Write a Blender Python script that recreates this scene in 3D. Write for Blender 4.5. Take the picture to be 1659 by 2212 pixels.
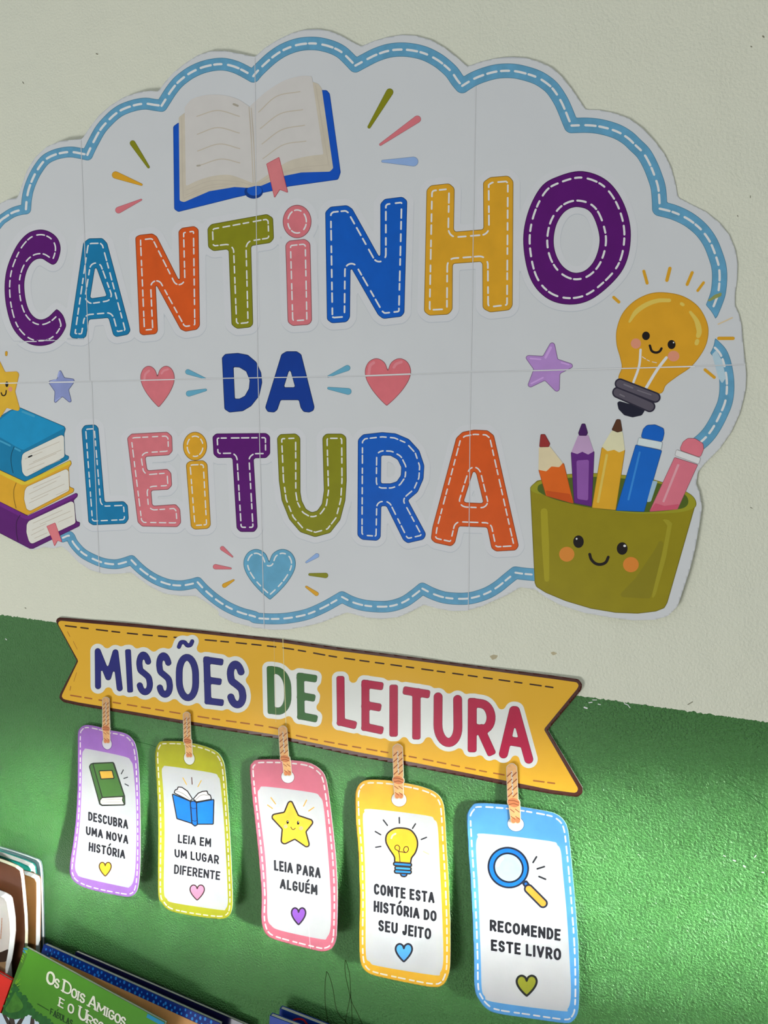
import bpy, math, random
import numpy as np
from mathutils import Vector, Matrix

# ------------------------------------------------------------------ clear
for o in list(bpy.data.objects):
    bpy.data.objects.remove(o, do_unlink=True)
SC = bpy.context.scene
COL = SC.collection
random.seed(4)

# ------------------------------------------------------------------ camera
FPX, PCX, PCY = 1632.0, 829.5, 1106.0          # focal length and centre for a 1659 x 2212 frame
DIST, CAMZ = 0.60, 1.418                        # metres from the wall, metres above the floor
RW = np.array([[0.92082828, 0.04906975, -0.38686877],
               [0.38995539, -0.10778776, 0.91450347],
               [0.00317474, -0.99296221, -0.11838903]])   # rows: wall right, into wall, up (camera axes right, down, forward)
CAMPOS = np.array([0.0, -DIST, CAMZ])
cam_d = bpy.data.cameras.new('camera')
cam = bpy.data.objects.new('camera', cam_d)
COL.objects.link(cam)
rt, up, bk = RW[:, 0], -RW[:, 1], -RW[:, 2]
M4 = Matrix(((rt[0], up[0], bk[0], CAMPOS[0]), (rt[1], up[1], bk[1], CAMPOS[1]),
             (rt[2], up[2], bk[2], CAMPOS[2]), (0, 0, 0, 1)))
cam.matrix_world = M4
cam_d.sensor_fit = 'VERTICAL'
cam_d.sensor_height = 36.0
cam_d.lens = 36.0 * FPX / 2212.0
cam_d.clip_start = 0.01
SC.camera = cam

# ------------------------------------------------------------------ light and exposure
SC.view_settings.view_transform = 'Standard'
SC.view_settings.look = 'None'
SC.view_settings.gamma = 1.0
SC.view_settings.use_curve_mapping = False
SC.view_settings.exposure = 0.0
w = bpy.data.worlds.new('room_light')
SC.world = w
w.use_nodes = True
w.node_tree.nodes['Background'].inputs[0].default_value = (0.93, 0.98, 1.0, 1)
w.node_tree.nodes['Background'].inputs[1].default_value = 0.40


def area(name, loc, target, sx, sy, power, color=(1, 1, 1), spread=math.pi):
    l = bpy.data.lights.new(name, 'AREA')
    l.shape = 'RECTANGLE'
    l.size, l.size_y = sx, sy
    l.energy = power
    l.color = color
    l.spread = spread
    o = bpy.data.objects.new(name, l)
    COL.objects.link(o)
    o.location = loc
    d = Vector(target) - Vector(loc)
    o.rotation_euler = d.to_track_quat('-Z', 'Y').to_euler()
    return o


# low window on the right: a level band of daylight that grazes the green part of the wall
area('side_window_light', (2.82, -1.33, 1.53), (-0.33, 0.0, 0.998), 0.42, 0.075, 1.08, (0.97, 1.0, 1.0), math.radians(4.6))
# added fill lamp near the floor, stands in for room light bounced upward
area('room_fill_light', (-1.25, -2.1, 0.08), (-0.25, 0.0, 1.30), 1.0, 0.5, 34.0, (0.99, 1.0, 0.99))


# ------------------------------------------------------------------ materials
def lin(c):
    c = c / 255.0
    return c / 12.92 if c <= 0.04045 else ((c + 0.055) / 1.055) ** 2.4


MATS = {}


def mat(rgb, k=0.70, rough=0.5, mottle=0.05, coat=0.0, name=None, scale=70.0, spec=0.2):
    coat *= 0.25
    key = (tuple(rgb), k, rough, mottle, coat, scale)
    if key in MATS:
        return MATS[key]
    m = bpy.data.materials.new(name or 'ink_%d_%d_%d' % tuple(int(v) for v in rgb))
    m.use_nodes = True
    nt = m.node_tree
    b = nt.nodes['Principled BSDF']
    col = [min(lin(v) / k, 0.93) for v in rgb]
    b.inputs['Roughness'].default_value = rough
    b.inputs['Specular IOR Level'].default_value = spec
    b.inputs['Coat Weight'].default_value = coat
    b.inputs['Coat Roughness'].default_value = 0.12
    if mottle > 0:
        g = nt.nodes.new('ShaderNodeNewGeometry')
        n = nt.nodes.new('ShaderNodeTexNoise')
        n.inputs['Scale'].default_value = scale
        n.inputs['Detail'].default_value = 4
        nt.links.new(g.outputs['Position'], n.inputs['Vector'])
        mr = nt.nodes.new('ShaderNodeMapRange')
        mr.inputs['From Min'].default_value = 0.3
        mr.inputs['From Max'].default_value = 0.7
        mr.inputs['To Min'].default_value = 1 - mottle
        mr.inputs['To Max'].default_value = 1 + mottle
        nt.links.new(n.outputs['Fac'], mr.inputs['Value'])
        mx = nt.nodes.new('ShaderNodeVectorMath')
        mx.operation = 'SCALE'
        mx.inputs[0].default_value = col
        nt.links.new(mr.outputs['Result'], mx.inputs['Scale'])
        nt.links.new(mx.outputs['Vector'], b.inputs['Base Color'])
    else:
        b.inputs['Base Color'].default_value = (*col, 1)
    MATS[key] = m
    return m


def darker(rgb, f=0.62):
    return tuple(v * f for v in rgb)


def paper_mat(rgb, k=0.70, coat=0.0, rough=0.45):
    """printer paper with a faint wavy sheen"""
    key = ('paper', tuple(rgb), k, coat, rough)
    if key in MATS:
        return MATS[key]
    m = mat(rgb, k, rough, 0.02, coat, 'paper_%d_%d_%d' % tuple(rgb), scale=9.0 + len(MATS) * 1e-4)
    nt = m.node_tree
    g = nt.nodes.new('ShaderNodeNewGeometry')
    n = nt.nodes.new('ShaderNodeTexNoise')
    n.inputs['Scale'].default_value = 16
    n.inputs['Detail'].default_value = 2
    nt.links.new(g.outputs['Position'], n.inputs['Vector'])
    bp = nt.nodes.new('ShaderNodeBump')
    bp.inputs['Strength'].default_value = 0.5
    bp.inputs['Distance'].default_value = 0.004
    nt.links.new(n.outputs['Fac'], bp.inputs['Height'])
    nt.links.new(bp.outputs['Normal'], nt.nodes['Principled BSDF'].inputs['Normal'])
    MATS[key] = m
    return m


# ------------------------------------------------------------------ object helpers
def tag(o, label=None, cat=None, group=None, kind=None):
    if label: o['label'] = label
    if cat: o['category'] = cat
    if group: o['group'] = group
    if kind: o['kind'] = kind
    return o


def empty(name, loc, label=None, cat=None, group=None):
    o = bpy.data.objects.new(name, None)
    o.empty_display_size = 0.03
    COL.objects.link(o)
    o.location = loc
    tag(o, label, cat, group)
    return o


def link_mesh(name, verts, faces, mats, midx=None, parent=None, smooth=False):
    me = bpy.data.meshes.new(name)
    me.from_pydata([tuple(v) for v in verts], [], [tuple(f) for f in faces])
    for m in mats:
        me.materials.append(m)
    if midx is not None:
        me.polygons.foreach_set('material_index', np.asarray(midx, dtype=np.int32))
    if smooth:
        me.polygons.foreach_set('use_smooth', np.ones(len(me.polygons), dtype=bool))
    me.update()
    o = bpy.data.objects.new(name, me)
    COL.objects.link(o)
    if parent is not None:
        o.parent = parent
        chain = Vector((0, 0, 0))
        p = parent
        while p is not None:
            chain += p.location
            p = p.parent
        o.location = -chain
    return o


# ------------------------------------------------------------------ surfaces the printed things lie on
def rays(P):
    P = np.asarray(P, float).reshape(-1, 2)
    d = np.stack([P[:, 0] - PCX, P[:, 1] - PCY, np.full(len(P), FPX)], 1) @ RW.T
    return d / d[:, 1:2]


class Wall:
    """a sheet fixed to the wall, h(X, Z) metres off it"""
    def __init__(self, hf):
        self.hf = hf

    def pts(self, P, off=0.0):
        d = rays(P)
        h = np.full(len(d), 0.002)
        for _ in range(12):
            t = DIST - h - off
            h = self.hf(t * d[:, 0], CAMZ + t * d[:, 2])
        t = DIST - h - off
        return CAMPOS + t[:, None] * d


class Plane:
    """a flat cover standing in the room: point p, unit normal n towards the room"""
    def __init__(self, p, n):
        self.p, self.n = np.asarray(p, float), np.asarray(n, float)

    def pts(self, P, off=0.0):
        d = rays(P)
        q = self.p + self.n * off
        t = ((q - CAMPOS) @ self.n) / (d @ self.n)
        return CAMPOS + t[:, None] * d


LAYER = 2.5e-5


# ------------------------------------------------------------------ 2-D shapes as signed distances
def T(x0, y0, s, pts):
    a = np.asarray(pts, float)
    return a / s + np.array([x0, y0]) if a.shape[-1] == 2 else None


def frame(x0, y0, s):
    def f(*pts):
        if len(pts) == 1 and isinstance(pts[0], (list, np.ndarray)):
            pts = pts[0]
        return [(x0 + p[0] / s, y0 + p[1] / s) for p in pts]
    f.s = s
    f.o = (x0, y0)
    return f


class Sh:
    def __init__(self, fn, b):
        self.fn, self.b = fn, b

    def __or__(self, o):
        return Sh(lambda X, Y: np.minimum(self.fn(X, Y), o.fn(X, Y)),
                  (min(self.b[0], o.b[0]), min(self.b[1], o.b[1]), max(self.b[2], o.b[2]), max(self.b[3], o.b[3])))

    def __sub__(self, o):
        return Sh(lambda X, Y: np.maximum(self.fn(X, Y), -o.fn(X, Y)), self.b)

    def __and__(self, o):
        return Sh(lambda X, Y: np.maximum(self.fn(X, Y), o.fn(X, Y)), self.b)

    def off(self, d):
        return Sh(lambda X, Y: self.fn(X, Y) - d, (self.b[0] - d, self.b[1] - d, self.b[2] + d, self.b[3] + d))

    def move(self, dx, dy):
        return Sh(lambda X, Y: self.fn(X - dx, Y - dy), (self.b[0] + dx, self.b[1] + dy, self.b[2] + dx, self.b[3] + dy))


def bbox(p):
    p = np.asarray(p, float)
    return (p[:, 0].min(), p[:, 1].min(), p[:, 0].max(), p[:, 1].max())


def polys(loops):
    loops = [np.asarray(l, float) for l in loops]
    A = np.concatenate(loops)
    B = np.concatenate([np.roll(l, -1, 0) for l in loops])

    def fn(X, Y):
        d2 = np.full(X.shape, 1e18)
        ins = np.zeros(X.shape, bool)
        for (ax, ay), (bx, by) in zip(A, B):
            ex, ey = bx - ax, by - ay
            L = ex * ex + ey * ey
            if L < 1e-12: continue
            wx, wy = X - ax, Y - ay
            t = np.clip((wx * ex + wy * ey) / L, 0, 1)
            np.minimum(d2, (wx - t * ex) ** 2 + (wy - t * ey) ** 2, out=d2)
            if ay != by:
                c = ((ay > Y) != (by > Y)) & (X < ax + (Y - ay) * ex / ey)
                ins ^= c
        d = np.sqrt(d2)
        return np.where(ins, -d, d)
    return Sh(fn, bbox(A))


def caps(pts, r):
    P = np.asarray(pts, float)
    R = np.full(len(P), float(r)) if np.isscalar(r) else np.asarray(r, float)
    if len(R) != len(P):
        R = np.interp(np.linspace(0, 1, len(P)), np.linspace(0, 1, len(R)), R)

    def fn(X, Y):
        d = np.full(X.shape, 1e9)
        for i in range(len(P) - 1):
            (ax, ay), (bx, by) = P[i], P[i + 1]
            ex, ey = bx - ax, by - ay
            L = ex * ex + ey * ey + 1e-12
            wx, wy = X - ax, Y - ay
            t = np.clip((wx * ex + wy * ey) / L, 0, 1)
            np.minimum(d, np.hypot(wx - t * ex, wy - t * ey) - (R[i] + t * (R[i + 1] - R[i])), out=d)
        return d
    b = bbox(P)
    m = R.max()
    return Sh(fn, (b[0] - m, b[1] - m, b[2] + m, b[3] + m))


def bar(a, b, r, rc):
    """straight stroke with blunt, slightly rounded ends reaching r past its end points"""
    a, b = np.asarray(a, float), np.asarray(b, float)
    L = np.linalg.norm(b - a)
    u = (b - a) / max(L, 1e-9)
    c = (a + b) / 2

    def fn(X, Y):
        x = (X - c[0]) * u[0] + (Y - c[1]) * u[1]
        y = -(X - c[0]) * u[1] + (Y - c[1]) * u[0]
        qx = np.abs(x) - (L / 2 + r) + rc
        qy = np.abs(y) - r + rc
        return np.hypot(np.maximum(qx, 0), np.maximum(qy, 0)) + np.minimum(np.maximum(qx, qy), 0) - rc
    bb = bbox([a, b])
    m = r * 1.5
    return Sh(fn, (bb[0] - m, bb[1] - m, bb[2] + m, bb[3] + m))


def U(*s):
    o = s[0]
    for k in s[1:]:
        o = o | k
    return o


def sp(pts, closed=False, n=7):
    P = np.asarray(pts, float)
    N = len(P)
    out = []
    rng = range(N) if closed else range(N - 1)
    for i in rng:
        if closed:
            p0, p1, p2, p3 = P[(i - 1) % N], P[i], P[(i + 1) % N], P[(i + 2) % N]
        else:
            p1, p2 = P[i], P[i + 1]
            p0 = P[i - 1] if i > 0 else 2 * p1 - p2
            p3 = P[i + 2] if i + 2 < N else 2 * p2 - p1
        for k in range(n):
            t = k / n
            out.append(0.5 * (2 * p1 + (p2 - p0) * t + (2 * p0 - 5 * p1 + 4 * p2 - p3) * t * t + (3 * p1 - p0 - 3 * p2 + p3) * t ** 3))
    if not closed:
        out.append(P[-1])
    return np.array(out)


def ell(c, rx, ry, rot=0.0, n=48):
    a = np.linspace(0, 2 * math.pi, n, endpoint=False)
    x, y = rx * np.cos(a), ry * np.sin(a)
    cr, sr = math.cos(rot), math.sin(rot)
    return polys([np.stack([c[0] + x * cr - y * sr, c[1] + x * sr + y * cr], 1)])


def grid(sh, cell, level=0.0):
    m = max(0.0, level) + 2 * cell
    x0, y0, x1, y1 = sh.b[0] - m, sh.b[1] - m, sh.b[2] + m, sh.b[3] + m
    nx, ny = int((x1 - x0) / cell) + 2, int((y1 - y0) / cell) + 2
    xs, ys = x0 + np.arange(nx) * cell, y0 + np.arange(ny) * cell
    X, Y = np.meshgrid(xs, ys)
    V = sh.fn(X, Y) - level
    V[np.abs(V) < 1e-7] = 1e-7
    return X, Y, V


def cells(V):
    I = V < 0
    a, b, c, d = I[:-1, :-1], I[:-1, 1:], I[1:, 1:], I[1:, :-1]
    s = a.astype(int) + b + c + d
    return s


def fill(sh, cell, level=0.0):
    """marching squares: filled region of sh below level -> (points, faces)"""
    X, Y, V = grid(sh, cell, level)
    ny, nx = V.shape
    s = cells(V)
    idx = {}
    pts, faces = [], []

    def corner(j, i):
        k = (j, i)
        if k not in idx:
            idx[k] = len(pts)
            pts.append((X[j, i], Y[j, i]))
        return idx[k]

    def cross(j0, i0, j1, i1):
        k = (j0, i0, j1, i1) if (j0, i0) < (j1, i1) else (j1, i1, j0, i0)
        if k not in idx:
            v0, v1 = V[j0, i0], V[j1, i1]
            t = v0 / (v0 - v1)
            idx[k] = len(pts)
            pts.append((X[j0, i0] + t * (X[j1, i1] - X[j0, i0]), Y[j0, i0] + t * (Y[j1, i1] - Y[j0, i0])))
        return idx[k]
    for j, i in zip(*np.nonzero(s)):
        cs = ((j, i), (j, i + 1), (j + 1, i + 1), (j + 1, i))
        if s[j, i] == 4:
            faces.append([corner(*c) for c in cs])
            continue
        f = []
        for q in range(4):
            c0, c1 = cs[q], cs[(q + 1) % 4]
            in0, in1 = V[c0] < 0, V[c1] < 0
            if in0: f.append(corner(*c0))
            if in0 != in1: f.append(cross(*c0, *c1))
        if len(f) > 2: faces.append(f)
    return pts, faces


def contours(sh, cell, level=0.0):
    X, Y, V = grid(sh, cell, level)
    s = cells(V)
    nxt, pos = {}, {}

    def cross(c0, c1):
        k = (c0, c1) if c0 < c1 else (c1, c0)
        if k not in pos:
            v0, v1 = V[c0], V[c1]
            t = v0 / (v0 - v1)
            pos[k] = (X[c0] + t * (X[c1] - X[c0]), Y[c0] + t * (Y[c1] - Y[c0]))
        return k
    for j, i in zip(*np.nonzero((s > 0) & (s < 4))):
        cs = ((j, i), (j, i + 1), (j + 1, i + 1), (j + 1, i))
        outs, ins = [], []
        for q in range(4):
            c0, c1 = cs[q], cs[(q + 1) % 4]
            in0, in1 = V[c0] < 0, V[c1] < 0
            if in0 and not in1: outs.append((q, cross(c0, c1)))
            if not in0 and in1: ins.append((q, cross(c0, c1)))
        for q, k in outs:
            best = min(ins, key=lambda e: (e[0] - q) % 4)
            nxt[k] = best[1]
    loops = []
    while nxt:
        k0 = next(iter(nxt))
        L, k = [], k0
        while k in nxt:
            L.append(pos[k])
            k = nxt.pop(k)
        if len(L) > 5: loops.append(np.array(L))
    return loops


def rdp(P, tol):
    if len(P) < 3: return P
    keep = np.zeros(len(P), bool)
    keep[0] = keep[-1] = True
    st = [(0, len(P) - 1)]
    while st:
        a, b = st.pop()
        if b - a < 2: continue
        e = P[b] - P[a]
        L = math.hypot(*e)
        q = P[a + 1:b] - P[a]
        d = np.abs(q[:, 0] * e[1] - q[:, 1] * e[0]) / L if L > 1e-9 else np.hypot(q[:, 0], q[:, 1])
        m = int(d.argmax())
        if d[m] > tol:
            m += a + 1
            keep[m] = True
            st += [(a, m), (m, b)]
    return P[keep]


def rnd(sh, r, rc=0.0):
    """round the convex corners by r and the concave ones by rc"""
    c = max(0.7, min(2.0, r / 3))
    if r > 0:
        L = [rdp(np.vstack([l, l[:1]]), 0.06)[:-1] for l in contours(sh, c, -r)]
        sh = polys(L).off(r)
    if rc > 0:
        L = [rdp(np.vstack([l, l[:1]]), 0.06)[:-1] for l in contours(sh, c, rc)]
        sh = polys(L).off(-rc)
    return sh


def P_(fr, pts, r=0.0, rc=0.0, hole=None):
    L = [fr(pts)] + ([fr(h) for h in hole] if hole else [])
    s = polys(L)
    return rnd(s, r, rc) if r or rc else s


def S_(fr, pts, hole=None):
    L = [sp(fr(pts), True)] + ([sp(fr(h), True) for h in hole] if hole else [])
    return polys(L)


def dashes(paths, dash, gap, r, closed=True, phase=0.0):
    """dash ribbons along paths -> (points, faces)"""
    pts, faces = [], []
    for P in paths:
        P = np.asarray(P, float)
        if closed: P = np.vstack([P, P[:1]])
        seg = np.hypot(*np.diff(P, axis=0).T)
        s = np.concatenate([[0], np.cumsum(seg)])
        n = max(1, int(round(s[-1] / (dash + gap))))
        step = s[-1] / n
        dl = step * dash / (dash + gap)
        for k in range(n):
            jl = dl * (1 + 0.22 * math.sin(k * 2.7 + len(P)))
            a = k * step + phase
            t = np.linspace(a, min(a + jl, s[-1] if not closed else a + jl), 7) % (s[-1] + 1e-9)
            q = np.stack([np.interp(t, s, P[:, 0]), np.interp(t, s, P[:, 1])], 1)
            rib = ribbon(q, r)
            o = len(pts)
            pts += rib[0]
            faces += [[v + o for v in f] for f in rib[1]]
    return pts, faces


def ribbon(P, r, capn=4):
    P = np.asarray(P, float)
    keep = [0] + [i for i in range(1, len(P)) if np.hypot(*(P[i] - P[i - 1])) > 1e-4]
    P = P[keep]
    n = len(P)
    if n < 2:
        P = np.vstack([P[0], P[0] + [0.1, 0]])
        n = 2
    R = np.full(n, float(r)) if np.isscalar(r) else np.interp(np.linspace(0, 1, n), np.linspace(0, 1, len(r)), r)
    tg = np.gradient(P, axis=0)
    tg /= np.maximum(np.hypot(tg[:, 0], tg[:, 1]), 1e-9)[:, None]
    nm = np.stack([-tg[:, 1], tg[:, 0]], 1)
    Lf, Rt = P + nm * R[:, None], P - nm * R[:, None]
    pts = [tuple(v) for v in Lf] + [tuple(v) for v in Rt]
    faces = [[i, i + 1, n + i + 1, n + i] for i in range(n - 1)]
    for e, sgn in ((0, -1), (n - 1, 1)):
        a0 = math.atan2(nm[e][1], nm[e][0])
        arc = []
        for k in range(1, capn):
            a = a0 - sgn * math.pi * k / capn
            arc.append(len(pts))
            pts.append((P[e][0] + R[e] * math.cos(a), P[e][1] + R[e] * math.sin(a)))
        faces.append(([e] + arc + [n + e]) if sgn > 0 else ([n + e] + arc[::-1] + [e]))
    return pts, faces


def join2(*parts):
    pts, faces = [], []
    for p, f in parts:
        o = len(pts)
        pts += list(p)
        faces += [[v + o for v in q] for q in f]
    return pts, faces


def orient(verts, faces):
    """make printed faces look towards the camera side"""
    out = []
    for f in faces:
        a, b, c = verts[f[0]], verts[f[1]], verts[f[2]]
        n = np.cross(b - a, c - a)
        out.append(f if n @ (CAMPOS - a) > 0 else f[::-1])
    return out


def ink(name, surf, parent, layers):
    """one mesh of printed layers: (geometry, layer number, material); geometry = (Sh, cell[, level]) or (pts, faces)"""
    V, Fc, mi, mats = [], [], [], []
    n0 = 0
    for geo, lay, m in layers:
        if isinstance(geo[0], Sh):
            p, f = fill(*geo)
        else:
            p, f = geo
        if not len(p): continue
        v = surf.pts(p, lay * LAYER)
        f = orient(v, f)
        if m not in mats: mats.append(m)
        V.append(v)
        Fc += [[q + n0 for q in ff] for ff in f]
        mi += [mats.index(m)] * len(f)
        n0 += len(v)
    return link_mesh(name, np.concatenate(V), Fc, mats, mi, parent)


def sheet(name, surf, parent, geo, mfront, mback, thick=0.0003):
    """a real sheet of paper: front, back and rim"""
    p, f = fill(*geo)
    v = surf.pts(p, 0.0)
    f = orient(v, f)
    vb = v + np.array([0, thick, 0])
    n = len(v)
    cnt = {}
    for q in f:
        for a, b in zip(q, q[1:] + q[:1]):
            cnt[(a, b)] = 1
    rim = [[b, a, n + a, n + b] for (a, b) in cnt if (b, a) not in cnt]
    faces = f + [[n + a for a in q[::-1]] for q in f] + rim
    mi = [0] * len(f) + [1] * (len(f) + len(rim))
    o = link_mesh(name, np.concatenate([v, vb]), faces, [mfront, mback], mi, parent)
    sm = np.array([True] * (2 * len(f)) + [False] * len(rim))
    o.data.polygons.foreach_set('use_smooth', sm)
    return o


# ------------------------------------------------------------------ stroke alphabet (unit box, y down)
def arc_(cx, cy, rx, ry, a0, a1, n=14):
    a = np.radians(np.linspace(a0, a1, n))
    return [(cx + rx * math.cos(t), cy + ry * math.sin(t)) for t in a]


GL = {
    'A': [[(0, 1), (.46, 0), (.54, 0), (1, 1)], [(.2, .68), (.8, .68)]],
    'B': [[(0, 0), (0, 1)], [(0, 0), (.5, 0)] + arc_(.5, .24, .42, .24, -90, 90) + [(.1, .48)], [(.1, .48), (.5, .48)] + arc_(.55, .74, .45, .26, -90, 90) + [(0, 1)]],
    'C': [arc_(.55, .32, .5, .32, -25, -90, 6) + arc_(.5, .35, .5, .35, -95, -180, 8) + arc_(.5, .65, .5, .35, 180, 95, 8) + arc_(.55, .68, .5, .32, 90, 25, 6)],
    'D': [[(0, 0), (0, 1)], [(0, 0), (.3, 0)] + arc_(.35, .4, .65, .4, -90, 0, 9) + arc_(.35, .6, .65, .4, 0, 90, 9) + [(0, 1)]],
    'E': [[(0, 0), (0, 1)], [(0, 0), (1, 0)], [(0, .49), (.85, .49)], [(0, 1), (1, 1)]],
    'F': [[(0, 0), (0, 1)], [(0, 0), (1, 0)], [(0, .49), (.85, .49)]],
    'G': [arc_(.52, .32, .46, .32, -25, -90, 6) + arc_(.5, .35, .5, .35, -95, -180, 8) + arc_(.5, .65, .5, .35, 180, 95, 8) + arc_(.55, .7, .45, .3, 90, 0, 6) + [(1, .55), (.6, .55)]],
    'H': [[(0, 0), (0, 1)], [(1, 0), (1, 1)], [(0, .5), (1, .5)]],
    'I': [[(.5, 0), (.5, 1)]],
    'J': [[(.9, 0), (.9, .65)] + arc_(.5, .68, .4, .32, 0, 165, 12)],
    'L': [[(0, 0), (0, 1)], [(0, 1), (1, 1)]],
    'M': [[(0, 1), (.06, 0), (.5, .72), (.94, 0), (1, 1)]],
    'N': [[(0, 1), (0, 0), (1, 1), (1, 0)]],
    'O': [arc_(.5, .4, .5, .4, 180, 360, 14) + arc_(.5, .6, .5, .4, 0, 180, 14) + [(0, .4)]],
    'P': [[(0, 0), (0, 1)], [(0, 0), (.45, 0)] + arc_(.5, .29, .5, .29, -90, 90) + [(0, .58)]],
    'R': [[(0, 0), (0, 1)], [(0, 0), (.45, 0)] + arc_(.5, .28, .5, .28, -90, 90) + [(.02, .56)], [(.45, .56), (1, 1)]],
    'S': [arc_(.5, .26, .46, .26, -20, -180, 14) + sp([(.04, .26), (.14, .42), (.5, .5), (.88, .6), (.97, .76)], False, 4)[1:].tolist() + arc_(.5, .74, .47, .26, 5, 160, 14)],
    'T': [[(0, 0), (1, 0)], [(.5, 0), (.5, 1)]],
    'U': [[(0, 0), (0, .6)] + arc_(.5, .62, .5, .38, 180, 0, 16) + [(1, .6), (1, 0)]],
    'V': [[(0, 0), (.5, 1), (1, 0)]],
}
GW = {'I': .02, 'M': .62, 'N': .5, 'O': .5, 'A': .54, 'U': .48, 'E': .38, 'L': .36, 'F': .36, 'T': .46, 'J': .36, 'S': .42, 'V': .52}


def glyph(ch, q, r, blunt=True):
    """strokes of ch inside the pixel quad q = TL, TR, BL, BR (outer bounds)"""
    TL, TR, BL, BR = [np.asarray(v, float) for v in q]
    ux = (TR - TL) / np.linalg.norm(TR - TL)
    uy = (BL - TL) / np.linalg.norm(BL - TL)
    TL, TR, BL, BR = TL + (ux + uy) * r, TR + (uy - ux) * r, BL + (ux - uy) * r, BR - (ux + uy) * r

    def mp(p):
        x, y = p
        return (TL * (1 - x) + TR * x) * (1 - y) + (BL * (1 - x) + BR * x) * y
    out = None
    for st in GL[ch]:
        pp = [mp(p) for p in st]
        s = bar(pp[0], pp[1], r, r * 0.55) if (len(pp) == 2 and blunt) else caps(pp, r)
        out = s if out is None else out | s
    return out


ACC = {'Ó': 'O', 'É': 'E', 'Á': 'A'}


def text_line(txt, q, r, gapf=0.26):
    """a line of capitals in the pixel quad TL, TR, BL, BR"""
    TL, TR, BL, BR = [np.asarray(v, float) for v in q]
    H = np.linalg.norm(BL - TL)
    W = np.linalg.norm(TR - TL)
    rr = 2 * r / H
    ws = []
    for c in txt:
        ws.append(.26 if c == ' ' else GW.get(ACC.get(c, c), .44) + rr)
    gap = rr * 0.5
    tot = sum(ws) + gap * (len(txt) - 1)
    x, out = 0.0, None
    for c, wd in zip(txt, ws):
        if c != ' ':
            a, b = x / tot, (x + wd) / tot
            q2 = (TL + (TR - TL) * a, TL + (TR - TL) * b, BL + (BR - BL) * a, BL + (BR - BL) * b)
            g = glyph(ACC.get(c, c), q2, r)
            if c in ACC:
                m = (q2[0] + q2[1]) / 2
                u = (q2[0] - q2[2]) / H
                g = g | caps([m + u * (H * .14) + np.array([-.03 * H, 0]), m + u * (H * .30) + np.array([.10 * H, 0])], r * .9)
            out = g if out is None else out | g
        x += wd + gap
    return out


def heart(x0, x1, y0, y1, dip=None, tip=None, fr=None):
    """heart filling the box, dip and tip as x positions"""
    if fr is not None:
        (x0, y0), (x1, y1) = fr((x0, y0), (x1, y1))
        if dip is not None: dip = fr((dip, 0))[0][0]
        if tip is not None: tip = fr((tip, 0))[0][0]
    cx = (x0 + x1) / 2
    dip = cx if dip is None else dip
    tip = cx if tip is None else tip
    L = [(.5, .25), (.44, .10), (.33, .015), (.21, 0), (.09, .06), (.015, .18), (0, .32), (.05, .48), (.17, .67), (.33, .85), (.46, .97), (.5, 1)]
    left = sp(L, False, 5)
    right = left[::-1].copy()
    right[:, 0] = 1 - right[:, 0]
    P = np.vstack([left, right[1:-1]])
    X = x0 + P[:, 0] * (x1 - x0)
    Y = y0 + P[:, 1] * (y1 - y0)
    X = X + (dip - cx) * (1 - P[:, 1]) * np.exp(-((P[:, 0] - .5) / .3) ** 2) + (tip - cx) * P[:, 1] ** 2
    return rnd(polys([np.stack([X, Y], 1)]), 1.2)


# ------------------------------------------------------------------ frames in which the photograph was measured
Z = 2.765
A11, A12, A13 = frame(0, 0, Z), frame(500, 0, Z), frame(1059, 0, Z)
A21, A22, A23 = frame(0, 400, Z), frame(500, 400, Z), frame(1059, 400, Z)
A31, A32, A33 = frame(0, 850, Z), frame(500, 850, Z), frame(1059, 850, Z)
A41, A42 = frame(0, 1280, 2.37), frame(600, 1280, 2.37)
G2, G3, G4 = frame(100, 1480, 4.1475), frame(480, 1540, 3.318), frame(900, 1620, 3.7375)
G6, B2, B1 = frame(0, 720, 4.608), frame(0, 2000, 5.184), frame(0, 1800, 5.37)
B3 = frame(250, 2030, 3.318)
G7 = frame(650, 2000, 4.1475)
PX = frame(0, 0, 1)


def wall_xz(px, py, h=0.0):
    d = rays([(px, py)])[0]
    t = DIST - h
    return t * d[0], CAMZ + t * d[2]
#@@SETTING


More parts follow.
